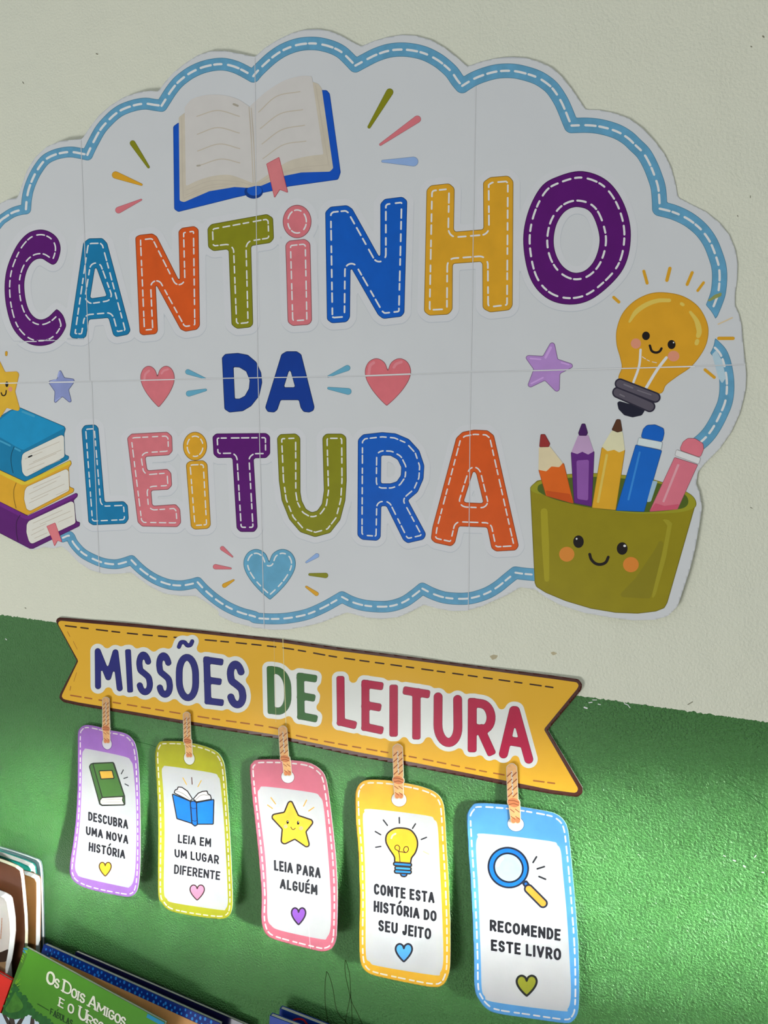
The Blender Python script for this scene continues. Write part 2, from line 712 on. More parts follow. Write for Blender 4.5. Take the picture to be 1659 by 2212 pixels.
# ================================================================== SETTING
def wall_material():
    m = bpy.data.materials.new('painted_wall')
    m.use_nodes = True
    nt = m.node_tree
    N, Lk = nt.nodes, nt.links
    b = N['Principled BSDF']
    g = N.new('ShaderNodeNewGeometry')
    sx = N.new('ShaderNodeSeparateXYZ')
    Lk.new(g.outputs['Position'], sx.inputs[0])
    ed = N.new('ShaderNodeTexNoise')
    ed.inputs['Scale'].default_value = 260
    ed.inputs['Detail'].default_value = 6
    Lk.new(g.outputs['Position'], ed.inputs['Vector'])
    a1 = N.new('ShaderNodeMath'); a1.operation = 'MULTIPLY_ADD'
    a1.inputs[1].default_value = 0.005
    Lk.new(ed.outputs['Fac'], a1.inputs[0])
    Lk.new(sx.outputs['Z'], a1.inputs[2])
    cmp_ = N.new('ShaderNodeMath'); cmp_.operation = 'LESS_THAN'
    cmp_.inputs[1].default_value = PAINT_Z + 0.0025
    Lk.new(a1.outputs[0], cmp_.inputs[0])
    # slow tone changes of each paint
    n2 = N.new('ShaderNodeTexNoise')
    n2.inputs['Scale'].default_value = 5
    n2.inputs['Detail'].default_value = 5
    Lk.new(g.outputs['Position'], n2.inputs['Vector'])
    def ramp(c0, c1):
        mx = N.new('ShaderNodeMix'); mx.data_type = 'RGBA'
        mx.inputs['A'].default_value = (*c0, 1)
        mx.inputs['B'].default_value = (*c1, 1)
        Lk.new(n2.outputs['Fac'], mx.inputs['Factor'])
        return mx
    cream = ramp([lin(v) / .72 for v in (206, 208, 192)], [lin(v) / .72 for v in (212, 212, 193)])
    green = ramp([lin(v) / .86 for v in (64, 124, 58)], [lin(v) / .86 for v in (76, 138, 70)])
    mx = N.new('ShaderNodeMix'); mx.data_type = 'RGBA'
    Lk.new(cmp_.outputs[0], mx.inputs['Factor'])
    Lk.new(cream.outputs['Result'], mx.inputs['A'])
    Lk.new(green.outputs['Result'], mx.inputs['B'])
    Lk.new(mx.outputs['Result'], b.inputs['Base Color'])
    rg = N.new('ShaderNodeMapRange')
    rg.inputs['To Min'].default_value = 0.62
    rg.inputs['To Max'].default_value = 0.34
    Lk.new(cmp_.outputs[0], rg.inputs['Value'])
    Lk.new(rg.outputs['Result'], b.inputs['Roughness'])
    ct = N.new('ShaderNodeMath'); ct.operation = 'MULTIPLY'
    ct.inputs[1].default_value = 0.35
    Lk.new(cmp_.outputs[0], ct.inputs[0])
    Lk.new(ct.outputs[0], b.inputs['Coat Weight'])
    b.inputs['Coat Roughness'].default_value = 0.42
    # roller texture
    r1 = N.new('ShaderNodeTexNoise')
    r1.inputs['Scale'].default_value = 480
    r1.inputs['Detail'].default_value = 2.5
    r1.inputs['Roughness'].default_value = 0.55
    Lk.new(g.outputs['Position'], r1.inputs['Vector'])
    r2 = N.new('ShaderNodeTexNoise')
    r2.inputs['Scale'].default_value = 24
    r2.inputs['Detail'].default_value = 2
    Lk.new(g.outputs['Position'], r2.inputs['Vector'])
    b1 = N.new('ShaderNodeBump')
    bs = N.new('ShaderNodeMapRange')
    bs.inputs['To Min'].default_value = 0.30
    bs.inputs['To Max'].default_value = 1.0
    Lk.new(cmp_.outputs[0], bs.inputs['Value'])
    Lk.new(bs.outputs['Result'], b1.inputs['Strength'])
    b1.inputs['Distance'].default_value = 0.0046
    Lk.new(r1.outputs['Fac'], b1.inputs['Height'])
    b2 = N.new('ShaderNodeBump')
    b2.inputs['Strength'].default_value = 0.6
    b2.inputs['Distance'].default_value = 0.004
    Lk.new(r2.outputs['Fac'], b2.inputs['Height'])
    Lk.new(b1.outputs['Normal'], b2.inputs['Normal'])
    Lk.new(b2.outputs['Normal'], b.inputs['Normal'])
    return m


PAINT_Z = CAMZ - 0.3632 * DIST
WM = wall_material()


def box(name, x0, x1, y0, y1, z0, z1, m, parent=None, kind=None):
    v = [(x, y, z) for x in (x0, x1) for y in (y0, y1) for z in (z0, z1)]
    f = [(0, 1, 3, 2), (4, 6, 7, 5), (0, 4, 5, 1), (2, 3, 7, 6), (0, 2, 6, 4), (1, 5, 7, 3)]
    o = link_mesh(name, v, f, [m], None, parent)
    if kind: o['kind'] = kind
    return o


wall = box('wall_back', -3.0, 3.0, 0.0, 0.12, 0.0, 2.7, WM, kind='structure')
floor_m = mat((176, 168, 155), 0.9, 0.4, 0.08, name='pale_floor_tile', scale=12)
box('floor', -3.0, 3.0, -4.2, 0.12, -0.06, 0.0, floor_m, kind='structure')

WS = Wall(lambda X, Zz: np.full(np.shape(X), 0.0))


def ink_line(name, surf, parent, strokes, r, m, lay=2, kind=None):
    g = join2(*[ribbon(s, r) for s in strokes])
    o = ink(name, surf, parent, [(g, lay, m)])
    if kind: o['kind'] = kind
    return o


# pencil scribble and small flaws on the wall
pencil = mat((38, 62, 22), 0.8, 0.6, 0)
ink_line('pencil_scribble', WS, wall,
         [sp(G7((245, 870), (225, 760), (216, 640), (217, 520), (226, 440), (232, 410), (262, 470), (290, 580), (312, 720), (345, 800), (395, 850), (430, 905))),
          sp(G7((460, 900), (455, 740), (445, 600), (438, 450), (420, 370), (400, 308), (394, 360), (400, 440), (425, 560), (455, 680), (500, 770), (550, 880), (575, 930))),
          sp(G7((395, 870), (440, 640), (448, 590)))], 0.75, pencil, 3)
ink_line('pencil_line', WS, wall, [sp(PX((295, 1602), (318, 1607), (336, 1613))), sp(PX((1568, 1690), (1610, 1712), (1659, 1748)))], 0.6, mat((45, 95, 45), 0.8, 0.6, 0), 3)
speck = mat((120, 118, 100), 0.72, 0.7, 0)
ink('wall_speck', WS, wall, [(join2(*[ribbon(PX((x, y), (x + dx, y + dy)), r) for x, y, dx, dy, r in
    ((208, 116, 3, 1, 1.2), (49, 177, 2, 3, 1.0), (1648, 78, 2, 2, 1.6), (1622, 100, 2, 1, 1.2), (1621, 423, 0, 4, .8), (1593, 466, 1, 1, 1),
     (54, 1313, 2, 1, .9), (1621, 1096, 4, 2, .7), (1486, 1522, 10, -6, .9), (302, 1130, 1, 2, .8))]), 3, speck)])
chip = mat((176, 166, 136), 0.72, 0.7, 0.1)
ink('paint_chip', WS, wall, [((P_(A42, [(1085, 325), (1105, 318), (1128, 322), (1118, 338), (1098, 345)], 1.0), 0.8), 2, chip),
                             ((P_(A42, [(1395, 308), (1412, 302), (1432, 312), (1410, 322)], 1.0), 0.8), 2, chip)])
flake = mat((226, 228, 214), 0.72, 0.7, 0.05)
ink('paint_flake', WS, wall, [(join2(*[ribbon(PX((x, y), (x + dx, y + dy)), r) for x, y, dx, dy, r in
    ((1262, 1528, 6, 2, 1.6), (1272, 1518, 7, -1, 1), (1292, 1521, 5, 1, .9), (1349, 1520, 8, 3, .9), (1357, 1524, 4, 5, .8), (1280, 1512, 9, 0, .8),
     (1563, 1848, 4, 2, .9), (1584, 1858, 5, 2, 1.1), (1606, 1870, 4, 3, 1.2), (1630, 1852, 3, -4, .9), (1646, 1884, 4, 1, .9), (12, 1380, 2, 2, .9))]), 3, flake)])

# ================================================================== BIG SIGN
scx, scz = wall_xz(790, 700)


def sign_h(X, Zz):
    u, v = (X - scx) / 0.42, (Zz - scz) / 0.29
    r = np.sqrt(u * u + v * v)
    th = np.arctan2(v, u)
    amp = 0.0012 + 0.0120 * np.exp(-((th - 0.75) / 0.45) ** 2) + 0.0075 * np.exp(-((th - 2.35) / 0.5) ** 2) + 0.003 * np.exp(-((th + 0.7) / 0.4) ** 2)
    e = np.clip((r - 0.62) / 0.40, 0, 1)
    return 0.0009 + amp * e * e * (3 - 2 * e) + 0.0003 * np.sin(31 * X + 2) * np.sin(27 * Zz)


SIGN = Wall(sign_h)
sx_, sz_ = wall_xz(830, 700, 0.002)
sign = empty('wall_sign', (sx_, -0.002, sz_),
             'large white scalloped paper sign with blue stitched border, reading CANTINHO DA LEITURA', 'sign')
PAPER = (196, 198, 200)
pm = paper_mat(PAPER, 0.70, 0.35)
pmb = mat((205, 206, 206), 0.72, 0.6, 0)

out_pts = (A11((-40, 1245), (0, 1215), (50, 1190), (105, 1183), (130, 1110), (160, 1020), (210, 940), (280, 875), (360, 843), (430, 835), (490, 830), (530, 770), (590, 690), (660, 630),
               (740, 580), (830, 550), (900, 542), (945, 548), (985, 490), (1040, 430), (1110, 375), (1180, 330), (1260, 305), (1350, 305), (1440, 322), (1523, 340))
           + A12((200, 285), (280, 235), (360, 198), (440, 177), (520, 174), (590, 187), (660, 215), (720, 250), (775, 277), (850, 245), (930, 222), (1020, 208), (1100, 213), (1190, 238),
                 (1270, 283), (1350, 345), (1410, 398), (1480, 372), (1560, 352), (1620, 343))
           + A13((130, 340), (210, 345), (290, 368), (370, 405), (430, 460), (490, 535), (540, 610), (570, 655), (650, 657), (740, 675), (830, 708), (910, 765), (980, 840), (1040, 920),
                 (1080, 1000), (1105, 1090), (1122, 1180))
           + A23((1200, 115), (1290, 160), (1370, 225), (1430, 300), (1465, 390), (1478, 470), (1475, 560), (1462, 650), (1462, 720), (1485, 770), (1502, 840), (1508, 930), (1520, 1040),
                 (1530, 1130), (1525, 1220), (1510, 1290))
           + A33((1490, 120), (1440, 230), (1370, 330), (1280, 420), (1240, 470), (1230, 540), (1250, 590), (1265, 680), (1250, 780), (1225, 920), (1190, 1060), (1150, 1180), (1120, 1270),
                 (1060, 1330), (980, 1352), (850, 1355), (700, 1335), (560, 1310), (420, 1265), (320, 1210), (270, 1170), (180, 1157), (100, 1205), (0, 1248))
           + A32((1500, 1270), (1400, 1298), (1320, 1300), (1230, 1285), (1150, 1262), (1080, 1300), (1000, 1335), (900, 1347), (800, 1338), (690, 1308), (620, 1335), (540, 1368))
           + A42((150, 172), (50, 190)) + A41((1400, 192), (1300, 180), (1200, 155), (1100, 110))
           + A31((1320, 1310), (1230, 1245), (1170, 1210), (1080, 1210), (980, 1195), (890, 1150), (830, 1105), (785, 1070), (700, 1078), (620, 1078), (540, 1055), (470, 1010), (410, 945), (370, 912),
                 (325, 925), (260, 918), (190, 938), (130, 910), (60, 860), (0, 815), (-60, 772), (-200, 670))
           + PX((-112, 1010), (-120, 900), (-118, 780), (-100, 690), (-112, 610), (-80, 540)))
paper_shape = rnd(polys([out_pts]), 3, 5)
sheet('paper', SIGN, sign, (paper_shape, 5), pm, pmb)

# seams of the taped sheets
seam = mat((176, 178, 181), 0.70, 0.5, 0)
seam_w = mat((222, 224, 228), 0.70, 0.5, 0)


def seam_path(*p):
    q = []
    for a, b in zip(p[:-1], p[1:]):
        a, b = np.array(a, float), np.array(b, float)
        for t in np.linspace(0, 1, 40)[:-1]: q.append(a + (b - a) * t)
    q.append(np.array(p[-1], float))
    return q


vs = [seam_path((174, 304), (193, 822)), seam_path((197, 824), (214, 1238)), seam_path((550, 124), (556, 816)), seam_path((557, 818), (570, 1358)),
      seam_path((1027, 186), (1017, 800)), seam_path((1016, 806), (1011, 1318))]
hs = [seam_path((0, 827.5), (192, 823.5), (305, 821), (500, 816.5), (790, 812), (1017, 803.5), (1300, 797), (1610, 787))]
sm_ = ink('sheet_seam', SIGN, sign, [(join2(*[ribbon([q + np.array([.8, 0]) for q in v], .4) for v in vs]), 16, seam_w), (join2(*[ribbon(v, .32) for v in vs]), 17, seam),
                                     (join2(*[ribbon(v, .6) for v in hs]), 16, seam_w), (join2(*[ribbon([q + np.array([0, 1.2]) for q in v], .4) for v in hs]), 17, seam)])
# white slit where the sheets do not meet
for p0, p1, r_ in (((-20, 828.5), (38, 827.3), 1.1), ((105, 826), (160, 825.2), 1.2), ((304, 821.6), (378, 820), .9), ((789, 811.5), (886, 807.6), 1.1), ((1148, 800.5), (1500, 792), .9)):
    ink('white_slit', SIGN, sign, [(ribbon(seam_path(p0, p1), r_), 18, mat((226, 226, 222), .7, .5, 0))])

# ---- stitched blue border
segs = [
    (A11((-60, 1400), (0, 1322), (30, 1298), (75, 1270), (120, 1255), (155, 1250)), 10.5, 11),
    (A11((155, 1250), (160, 1190), (172, 1130), (198, 1062), (230, 1005), (270, 955), (320, 927), (375, 912), (425, 908), (470, 914), (522, 925)), 11, 12),
    (A11((522, 925), (535, 895), (560, 845), (598, 777), (640, 727), (690, 680), (740, 650), (810, 627), (870, 619), (920, 626), (965, 632)), 12, 13),
    (A11((965, 632), (985, 600), (1020, 545), (1060, 495), (1105, 457), (1150, 428), (1210, 402), (1280, 386), (1340, 384), (1400, 398), (1450, 420), (1513, 455)), 13, 14),
    (A12((130, 455), (160, 420), (210, 372), (250, 338), (305, 302), (370, 275), (430, 262), (500, 260), (560, 270), (615, 288), (660, 313), (700, 350), (740, 392)), 14, 15),
    (A12((740, 392), (795, 362), (865, 327), (940, 303), (1015, 296), (1090, 303), (1160, 322), (1225, 355), (1270, 388), (1315, 430), (1350, 480), (1378, 513)), 15, 16),
    (A12((1378, 513), (1450, 470), (1530, 440)) + A13((55, 425), (135, 424), (200, 436), (275, 460), (330, 492), (375, 532), (420, 600), (450, 665), (470, 715), (485, 750)), 15.5, 16.5),
    (A13((485, 750), (580, 748), (665, 758), (755, 785), (820, 823), (865, 865), (915, 915), (955, 985), (985, 1060), (1003, 1120), (1010, 1190), (1012, 1245)), 16.5, 16.5),
    (A23((1012, 140), (1090, 160), (1165, 193), (1220, 230), (1270, 277), (1315, 343), (1348, 425), (1366, 490), (1370, 560), (1362, 640), (1345, 695), (1318, 760)), 16.5, 16.5),
    (A23((1325, 955), (1372, 1005), (1398, 1075), (1412, 1160), (1412, 1240)) + A33((1400, 60), (1375, 120), (1345, 180), (1310, 235), (1272, 277), (1225, 315)), 16, 16.5),
    (A31((375, 862), (415, 850), (440, 895), (490, 950), (550, 985), (620, 1012), (690, 1020), (740, 1010), (785, 995)), 10, 10.8),
    (A31((785, 995), (830, 1040), (880, 1080), (940, 1115), (1010, 1140), (1080, 1147), (1140, 1138), (1180, 1127)), 10.8, 11.3),
    (A31((1180, 1127), (1225, 1175), (1290, 1230), (1360, 1275), (1440, 1310), (1520, 1332)) + A32((140, 1340), (220, 1346), (300, 1345), (380, 1335), (460, 1316), (540, 1282), (600, 1250), (660, 1215)), 11.3, 12.3),
    (A32((660, 1215), (720, 1245), (790, 1265), (870, 1273), (950, 1270), (1030, 1245), (1090, 1205), (1140, 1165)), 12.3, 12.8),
    (A32((1140, 1165), (1200, 1195), (1270, 1218), (1350, 1226), (1430, 1222), (1520, 1195), (1590, 1155)) + A33((100, 1110), (150, 1070)), 12.8, 13.5),
    (A33((150, 1070), (200, 1077), (270, 1083)), 13.5, 13.5),
    # beyond the left edge of the photograph
    (PX((-22, 506), (-44, 540), (-58, 575), (-62, 610)), 10, 10),
    (PX((-62, 610), (-84, 650), (-92, 700), (-84, 750), (-60, 780)), 10, 10),
]
BLUE = (92, 150, 182)
bm, bme = mat(BLUE, 0.70, 0.45, 0.10, 0.3, scale=120), mat(darker(BLUE, .78), 0.70, 0.45, 0.05, 0.3)
wh = mat((218, 222, 226), 0.70, 0.5, 0, 0.3)
halo_clip = S_(A23, [(1040, 610), (1160, 640), (1270, 700), (1345, 800), (1345, 900), (1300, 1020), (1100, 1200), (800, 1200), (720, 900), (760, 720), (900, 630)])
# the drawing of the bulb, the books and the cup cut the border into separate lengths
for piece in (segs[:9], segs[9:10], segs[10:16], segs[16:]):
    band, ps = None, []
    for pts, r0, r1 in piece:
        c = caps(sp(pts, False, 4), [r0, r1])
        band = c if band is None else band | c
        q = sp(pts, False, 6)
        rr = 2.1 if q[0][1] > 950 else 2.5
        q = q[halo_clip.fn(q[:, 0], q[:, 1]) > 3]
        ps.append(dashes([q], 19 if rr > 2.3 else 17, 10, rr, closed=False))
    band = band - halo_clip
    border = ink('border_band', SIGN, sign, [((band, 3), 1, bme), ((band, 3, -1.1), 2, bm)])
    ink('stitching', SIGN, border, [(join2(*ps), 4, wh)])
ink('pale_patch', SIGN, sign, [((P_(A23, [(1325, 1010), (1350, 985), (1385, 1050), (1408, 1150), (1385, 1185), (1362, 1150)], 2), 1.5), 5, mat((172, 196, 208), .7, .5, .05))])
ink('olive_smear', SIGN, sign, [((P_(A23, [(1296, 690), (1340, 655), (1382, 640), (1380, 662), (1310, 694)], 1), 1.2), 5, mat((140, 146, 84), .7, .5, .1))])


# ---- stitched letters
def letter(shape, rgb, stitch=7.0, cell=2.5, name='letter', dash=15, gap=8, sr=1.5):
    m, me = mat(rgb, 0.70, 0.45, 0.06, 0.3, scale=60), mat(darker(rgb, .62), 0.70, 0.45, 0, 0.3)
    o = ink(name, SIGN, sign, [((shape, cell), 4, me), ((shape, cell, -1.3), 5, m)])
    if stitch:
        L = [l for l in contours(shape, 1.5, -stitch) if len(l) > 25]
        ink('stitching', SIGN, o, [(dashes(L, dash, gap, sr), 7, wh)])
    return o


PURPLE, TEAL, ORANGE, OLIVE = (84, 8, 102), (14, 114, 160), (204, 82, 24), (126, 126, 16)
PINK, COBALT, AMBER, NAVY = (202, 110, 118), (4, 84, 178), (206, 152, 34), (4, 52, 138)

row1 = [
    (S_(A21, [(318, 475), (345, 450), (362, 380), (345, 320), (300, 280), (240, 265), (170, 285), (110, 345), (65, 430), (36, 520), (27, 620), (38, 730), (70, 840), (120, 910), (180, 950), (245, 960), (310, 945),
               (360, 905), (392, 850), (392, 820), (375, 775), (342, 742), (325, 752), (290, 785), (250, 802), (213, 793), (178, 755), (155, 690), (145, 600), (155, 530), (180, 475), (212, 446), (250, 440), (285, 460)]), PURPLE),
    (P_(A21, [(497, 345), (530, 318), (612, 316), (640, 345), (780, 868), (765, 893), (695, 907), (676, 895), (648, 793), (532, 803), (515, 905), (490, 920), (428, 914), (416, 895)], 5, 2, hole=[[(570, 478), (637, 662), (538, 677)]]), TEAL),
    (P_(A21, [(808, 310), (832, 297), (910, 288), (937, 305), (1074, 578), (1066, 276), (1085, 255), (1160, 244), (1186, 262), (1194, 840), (1177, 863), (1108, 875), (1078, 862), (930, 590), (943, 872), (930, 890), (853, 897), (833, 885)], 5, 1), ORANGE),
    (P_(A21, [(1239, 260), (1260, 233), (1595, 172), (1631, 195), (1636, 320), (1615, 345), (1500, 363), (1512, 830), (1495, 850), (1415, 858), (1383, 835), (1365, 383), (1275, 394), (1243, 372)], 6, 3), OLIVE),
]
pk_dot = ell(A22((392, 217))[0], 31, 36)
pk_stem = P_(A22, [(322, 352), (345, 331), (440, 321), (471, 345), (481, 810), (465, 834), (365, 841), (336, 820)], 8)
row1b = [
    (P_(A22, [(560, 160), (590, 129), (690, 119), (722, 140), (889, 440), (889, 110), (915, 82), (1022, 69), (1050, 92), (1033, 762), (1015, 786), (905, 799), (875, 775), (711, 488), (708, 790), (690, 818), (600, 825), (570, 805)], 7, 1.5), COBALT),
    (P_(A22, [(1165, 29), (1190, 1), (1300, -11), (1333, 17), (1328, 278), (1505, 264), (1503, -20), (1545, -48), (1655, -57), (1684, -25), (1679, 722), (1660, 747), (1545, 760), (1500, 738), (1498, 457), (1322, 470), (1320, 745), (1295, 773), (1180, 779), (1150, 755)], 8, 4), AMBER),
    (S_(A23, [(550, -84), (700, -26), (800, 114), (840, 300), (795, 500), (640, 660), (495, 713), (345, 680), (240, 560), (197, 350), (222, 170), (300, 14), (400, -51)],
        hole=[[(525, 131), (605, 170), (652, 310), (630, 430), (575, 503), (505, 523), (440, 490), (395, 420), (379, 330), (398, 230), (450, 155)]]), PURPLE),
]
row3 = [
    (P_(A31, [(487, 215), (505, 189), (570, 185), (588, 205), (625, 648), (740, 643), (763, 668), (769, 750), (750, 778), (555, 787), (528, 770)], 5, 2), TEAL),
    (P_(A31, [(759, 265), (785, 240), (1000, 229), (1028, 255), (1031, 345), (1010, 369), (868, 378), (880, 460), (1000, 450), (1023, 475), (1028, 550), (1005, 575), (903, 580), (911, 671), (1050, 661), (1076, 690), (1082, 772), (1060, 798), (850, 795), (822, 770)], 5, 3), PINK),
]
am_dot = ell(A31((1165, 315))[0], 26, 31)
am_stem = P_(A31, [(1110, 420), (1135, 402), (1215, 399), (1239, 420), (1259, 785), (1245, 808), (1165, 813), (1140, 800)], 6)
row3b = [
    (P_(A31, [(1269, 258), (1290, 239), (1590, 236), (1613, 255), (1614, 360), (1590, 386), (1515, 387), (1539, 800), (1520, 827), (1435, 827), (1413, 805), (1388, 384), (1300, 386), (1275, 365)], 5, 3), PURPLE),
    (P_(A32, [(272, 265), (290, 243), (385, 239), (411, 262), (412, 590), (420, 640), (445, 690), (480, 710), (512, 700), (540, 660), (552, 580), (543, 262), (565, 240), (662, 240), (686, 260), (688, 520), (680, 640), (650, 755), (590, 833), (500, 858), (410, 828), (345, 752), (300, 640), (283, 520)], 6, 5), OLIVE),
    (P_(A32, [(755, 275), (785, 244), (900, 231), (980, 238), (1060, 272), (1122, 340), (1152, 430), (1147, 510), (1112, 590), (1055, 638), (1163, 840), (1150, 872), (1050, 895), (1025, 875), (925, 673), (895, 673), (891, 862), (870, 880), (780, 874), (752, 850)], 7, 2,
        hole=[[(895, 370), (950, 372), (992, 395), (1014, 440), (1011, 490), (987, 525), (950, 537), (893, 537)]]), COBALT),
    (P_(A32, [(1342, 265), (1380, 229), (1450, 216), (1530, 220), (1568, 250), (1716, 910), (1700, 937), (1580, 944), (1553, 925), (1527, 800), (1358, 794), (1336, 890), (1315, 914), (1215, 892), (1190, 870), (1200, 800)], 7, 3, hole=[[(1452, 440), (1505, 655), (1386, 650)]]), ORANGE),
]
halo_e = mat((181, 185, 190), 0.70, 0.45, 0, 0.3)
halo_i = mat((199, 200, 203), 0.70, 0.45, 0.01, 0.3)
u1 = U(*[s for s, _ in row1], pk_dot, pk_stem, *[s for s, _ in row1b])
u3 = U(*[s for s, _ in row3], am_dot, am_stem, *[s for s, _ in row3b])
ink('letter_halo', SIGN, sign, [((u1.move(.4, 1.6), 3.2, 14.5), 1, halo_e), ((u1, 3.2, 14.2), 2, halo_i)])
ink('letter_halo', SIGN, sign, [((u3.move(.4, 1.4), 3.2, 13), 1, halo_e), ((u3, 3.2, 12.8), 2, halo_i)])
for s, c in row1: letter(s, c, 11, dash=14, gap=8, sr=1.5)
o = letter(pk_stem, PINK, 11)
o['label'] = 'pink dotted letter i'
m_ = mat(PINK, 0.70, 0.45, 0.06, 0.3, scale=60)
d_ = ink('letter_dot', SIGN, o, [((pk_dot, 2), 4, mat(darker(PINK, .62), 0.70, 0.45, 0, 0.3)), ((pk_dot, 2, -1.3), 5, m_), (dashes(contours(pk_dot, 1.5, -11), 15, 8, 1.6), 7, wh)])
for s, c in row1b: letter(s, c, 12 if c != PURPLE else 14, dash=17, gap=10, sr=1.8 if c != PURPLE else 2.2)
for s, c in row3: letter(s, c, 9, dash=13, gap=8, sr=1.3)
o = letter(am_stem, AMBER, 9, dash=13, sr=1.3)
ink('letter_dot', SIGN, o, [((am_dot, 2), 4, mat(darker(AMBER, .62), 0.70, 0.45, 0, 0.3)), ((am_dot, 2, -1.3), 5, mat(AMBER, 0.70, 0.45, 0.06, 0.3, scale=60)), (dashes(contours(am_dot, 1.5, -9), 13, 8, 1.3), 7, wh)])
for s, c in row3b: letter(s, c, 10, dash=14, gap=8, sr=1.5)

letter(P_(A21, [(1325, 1030), (1345, 1008), (1420, 1002), (1480, 1013), (1530, 1055), (1560, 1120), (1566, 1180), (1548, 1260), (1500, 1320), (1450, 1350), (1370, 1358), (1340, 1338)], 3, 0,
          hole=[[(1395, 1087), (1430, 1089), (1470, 1113), (1491, 1165), (1486, 1215), (1462, 1258), (1430, 1275), (1403, 1275)]]), NAVY, 0)
letter(P_(A22, [(298, 1010), (328, 992), (390, 992), (417, 1010), (496, 1325), (490, 1347), (465, 1358), (430, 1354), (413, 1330), (402, 1284), (294, 1284), (275, 1342), (255, 1358), (215, 1354), (201, 1328)], 4, 1.5,
          hole=[[(348, 1093), (380, 1207), (313, 1207)]]), NAVY, 0)


# ---- rays, hearts, stars
def ray(fr, a, b, ra, rb, rgb, edge=True):
    s = fr.s
    q = fr(a, b)
    layers = []
    if edge: layers.append((ribbon(q, [ra / s, rb / s], 7), 4, mat(darker(rgb, .75), .7, .45, 0, .3)))
    g = np.array(q)
    layers.append((ribbon(g, [max(ra / s - .7, .5) if edge else ra / s, max(rb / s - .7, .4) if edge else rb / s], 7), 5, mat(rgb, .7, .45, .03, .3)))
    return layers


def rays_obj(parent, *L, name='accent_ray', surf=None):
    for a in L:
        ink(name, surf or SIGN, parent, ray(*a))


LBLUE, TB = (136, 164, 208), (96, 160, 186)
rays_obj(sign, (A11, (792, 855), (887, 998), 17, 8, OLIVE), (A11, (690, 1045), (845, 1103), 22, 7, AMBER), (A11, (708, 1255), (843, 1193), 20, 6, PINK),
         (A12, (945, 550), (822, 758), 22, 10, OLIVE), (A12, (1110, 712), (890, 863), 22, 8, PINK), (A12, (1087, 965), (903, 963), 29, 8, LBLUE),
         (A21, (1122, 1115), (1226, 1155), 16, 5, TB), (A21, (1128, 1245), (1228, 1223), 18, 8, TB), (A22, (692, 1092), (577, 1143), 18, 6, TB), (A22, (697, 1232), (580, 1213), 20, 8, TB),
         (A31, (1328, 925), (1388, 975), 14, 5, PINK), (A31, (1287, 1035), (1378, 1045), 16, 6, PINK), (A31, (1340, 1147), (1395, 1115), 14, 6, AMBER),
         (A32, (510, 968), (447, 1008), 14, 6, LBLUE), (A32, (562, 1087), (467, 1081), 16, 8, OLIVE), (A32, (508, 1197), (447, 1155), 13, 7, AMBER),
         (G6, (63, 190), (62, 215), 13, 12, AMBER))


def gloss_shape(name, s, rgb, hl, parent=sign, surf=None, cell=2):
    ed, fi, li = mat(darker(rgb, .66), .7, .45, 0, .3), mat(rgb, .7, .45, .05, .3), mat(tuple(min(255, v + 22) for v in rgb), .7, .45, 0, .3)
    L = [((s, cell), 4, ed), ((s, cell, -1.2), 5, fi)]
    for q, r in hl: L.append((ribbon(q, r), 6, li))
    return ink(name, surf or SIGN, parent, L)


gloss_shape('heart', heart(838, 1042, 1080, 1327, 940, 948, A21), (204, 110, 118), [(sp(A21((862, 1165), (868, 1130), (890, 1108))), 2.4), (sp(A21((965, 1125), (978, 1108), (1003, 1100))), 2.2)])
gloss_shape('heart', heart(798, 1072, 1035, 1318, 934, 927, A22), (206, 106, 114), [(sp(A22((820, 1130), (828, 1080), (850, 1060))), 3.2), (sp(A22((970, 1088), (985, 1068), (1015, 1056))), 3)])
gloss_shape('star', P_(G6, [(596, 345), (642, 440), (738, 452), (742, 485), (686, 563), (716, 685), (690, 690), (621, 632), (548, 700), (537, 680), (543, 580), (480, 490), (490, 470), (566, 455)], 2.6, 1.5), (132, 142, 190),
            [(G6((578, 430), (590, 385)), 1.7), (G6((505, 478), (560, 462)), 1.3), (G6((550, 675), (600, 640)), 1.2)])
gloss_shape('star', P_(A23, [(362, 935), (385, 945), (404, 1038), (500, 1070), (490, 1090), (417, 1127), (415, 1225), (395, 1238), (326, 1168), (235, 1212), (222, 1195), (258, 1100), (208, 1030), (222, 1015), (314, 1020)], 4.5, 2), (170, 130, 192),
            [(A23((330, 1030), (362, 970)), 2.6), (A23((240, 1035), (300, 1040)), 1.8), (A23((245, 1185), (315, 1150)), 1.8), (A23((425, 1060), (470, 1072)), 1.5)])
bh = heart(72, 383, 930, 1232, 224, 230, A32)
hb_ = ink('heart', SIGN, sign, [((bh, 2), 4, mat(darker((90, 152, 182), .7), .7, .45, 0, .3)), ((bh, 2, -1.2), 5, mat((92, 154, 184), .7, .45, .07, .3, scale=90))])
ink('stitching', SIGN, hb_, [(dashes(contours(bh, 1.2, -9), 13, 8, 1.5), 7, wh)])

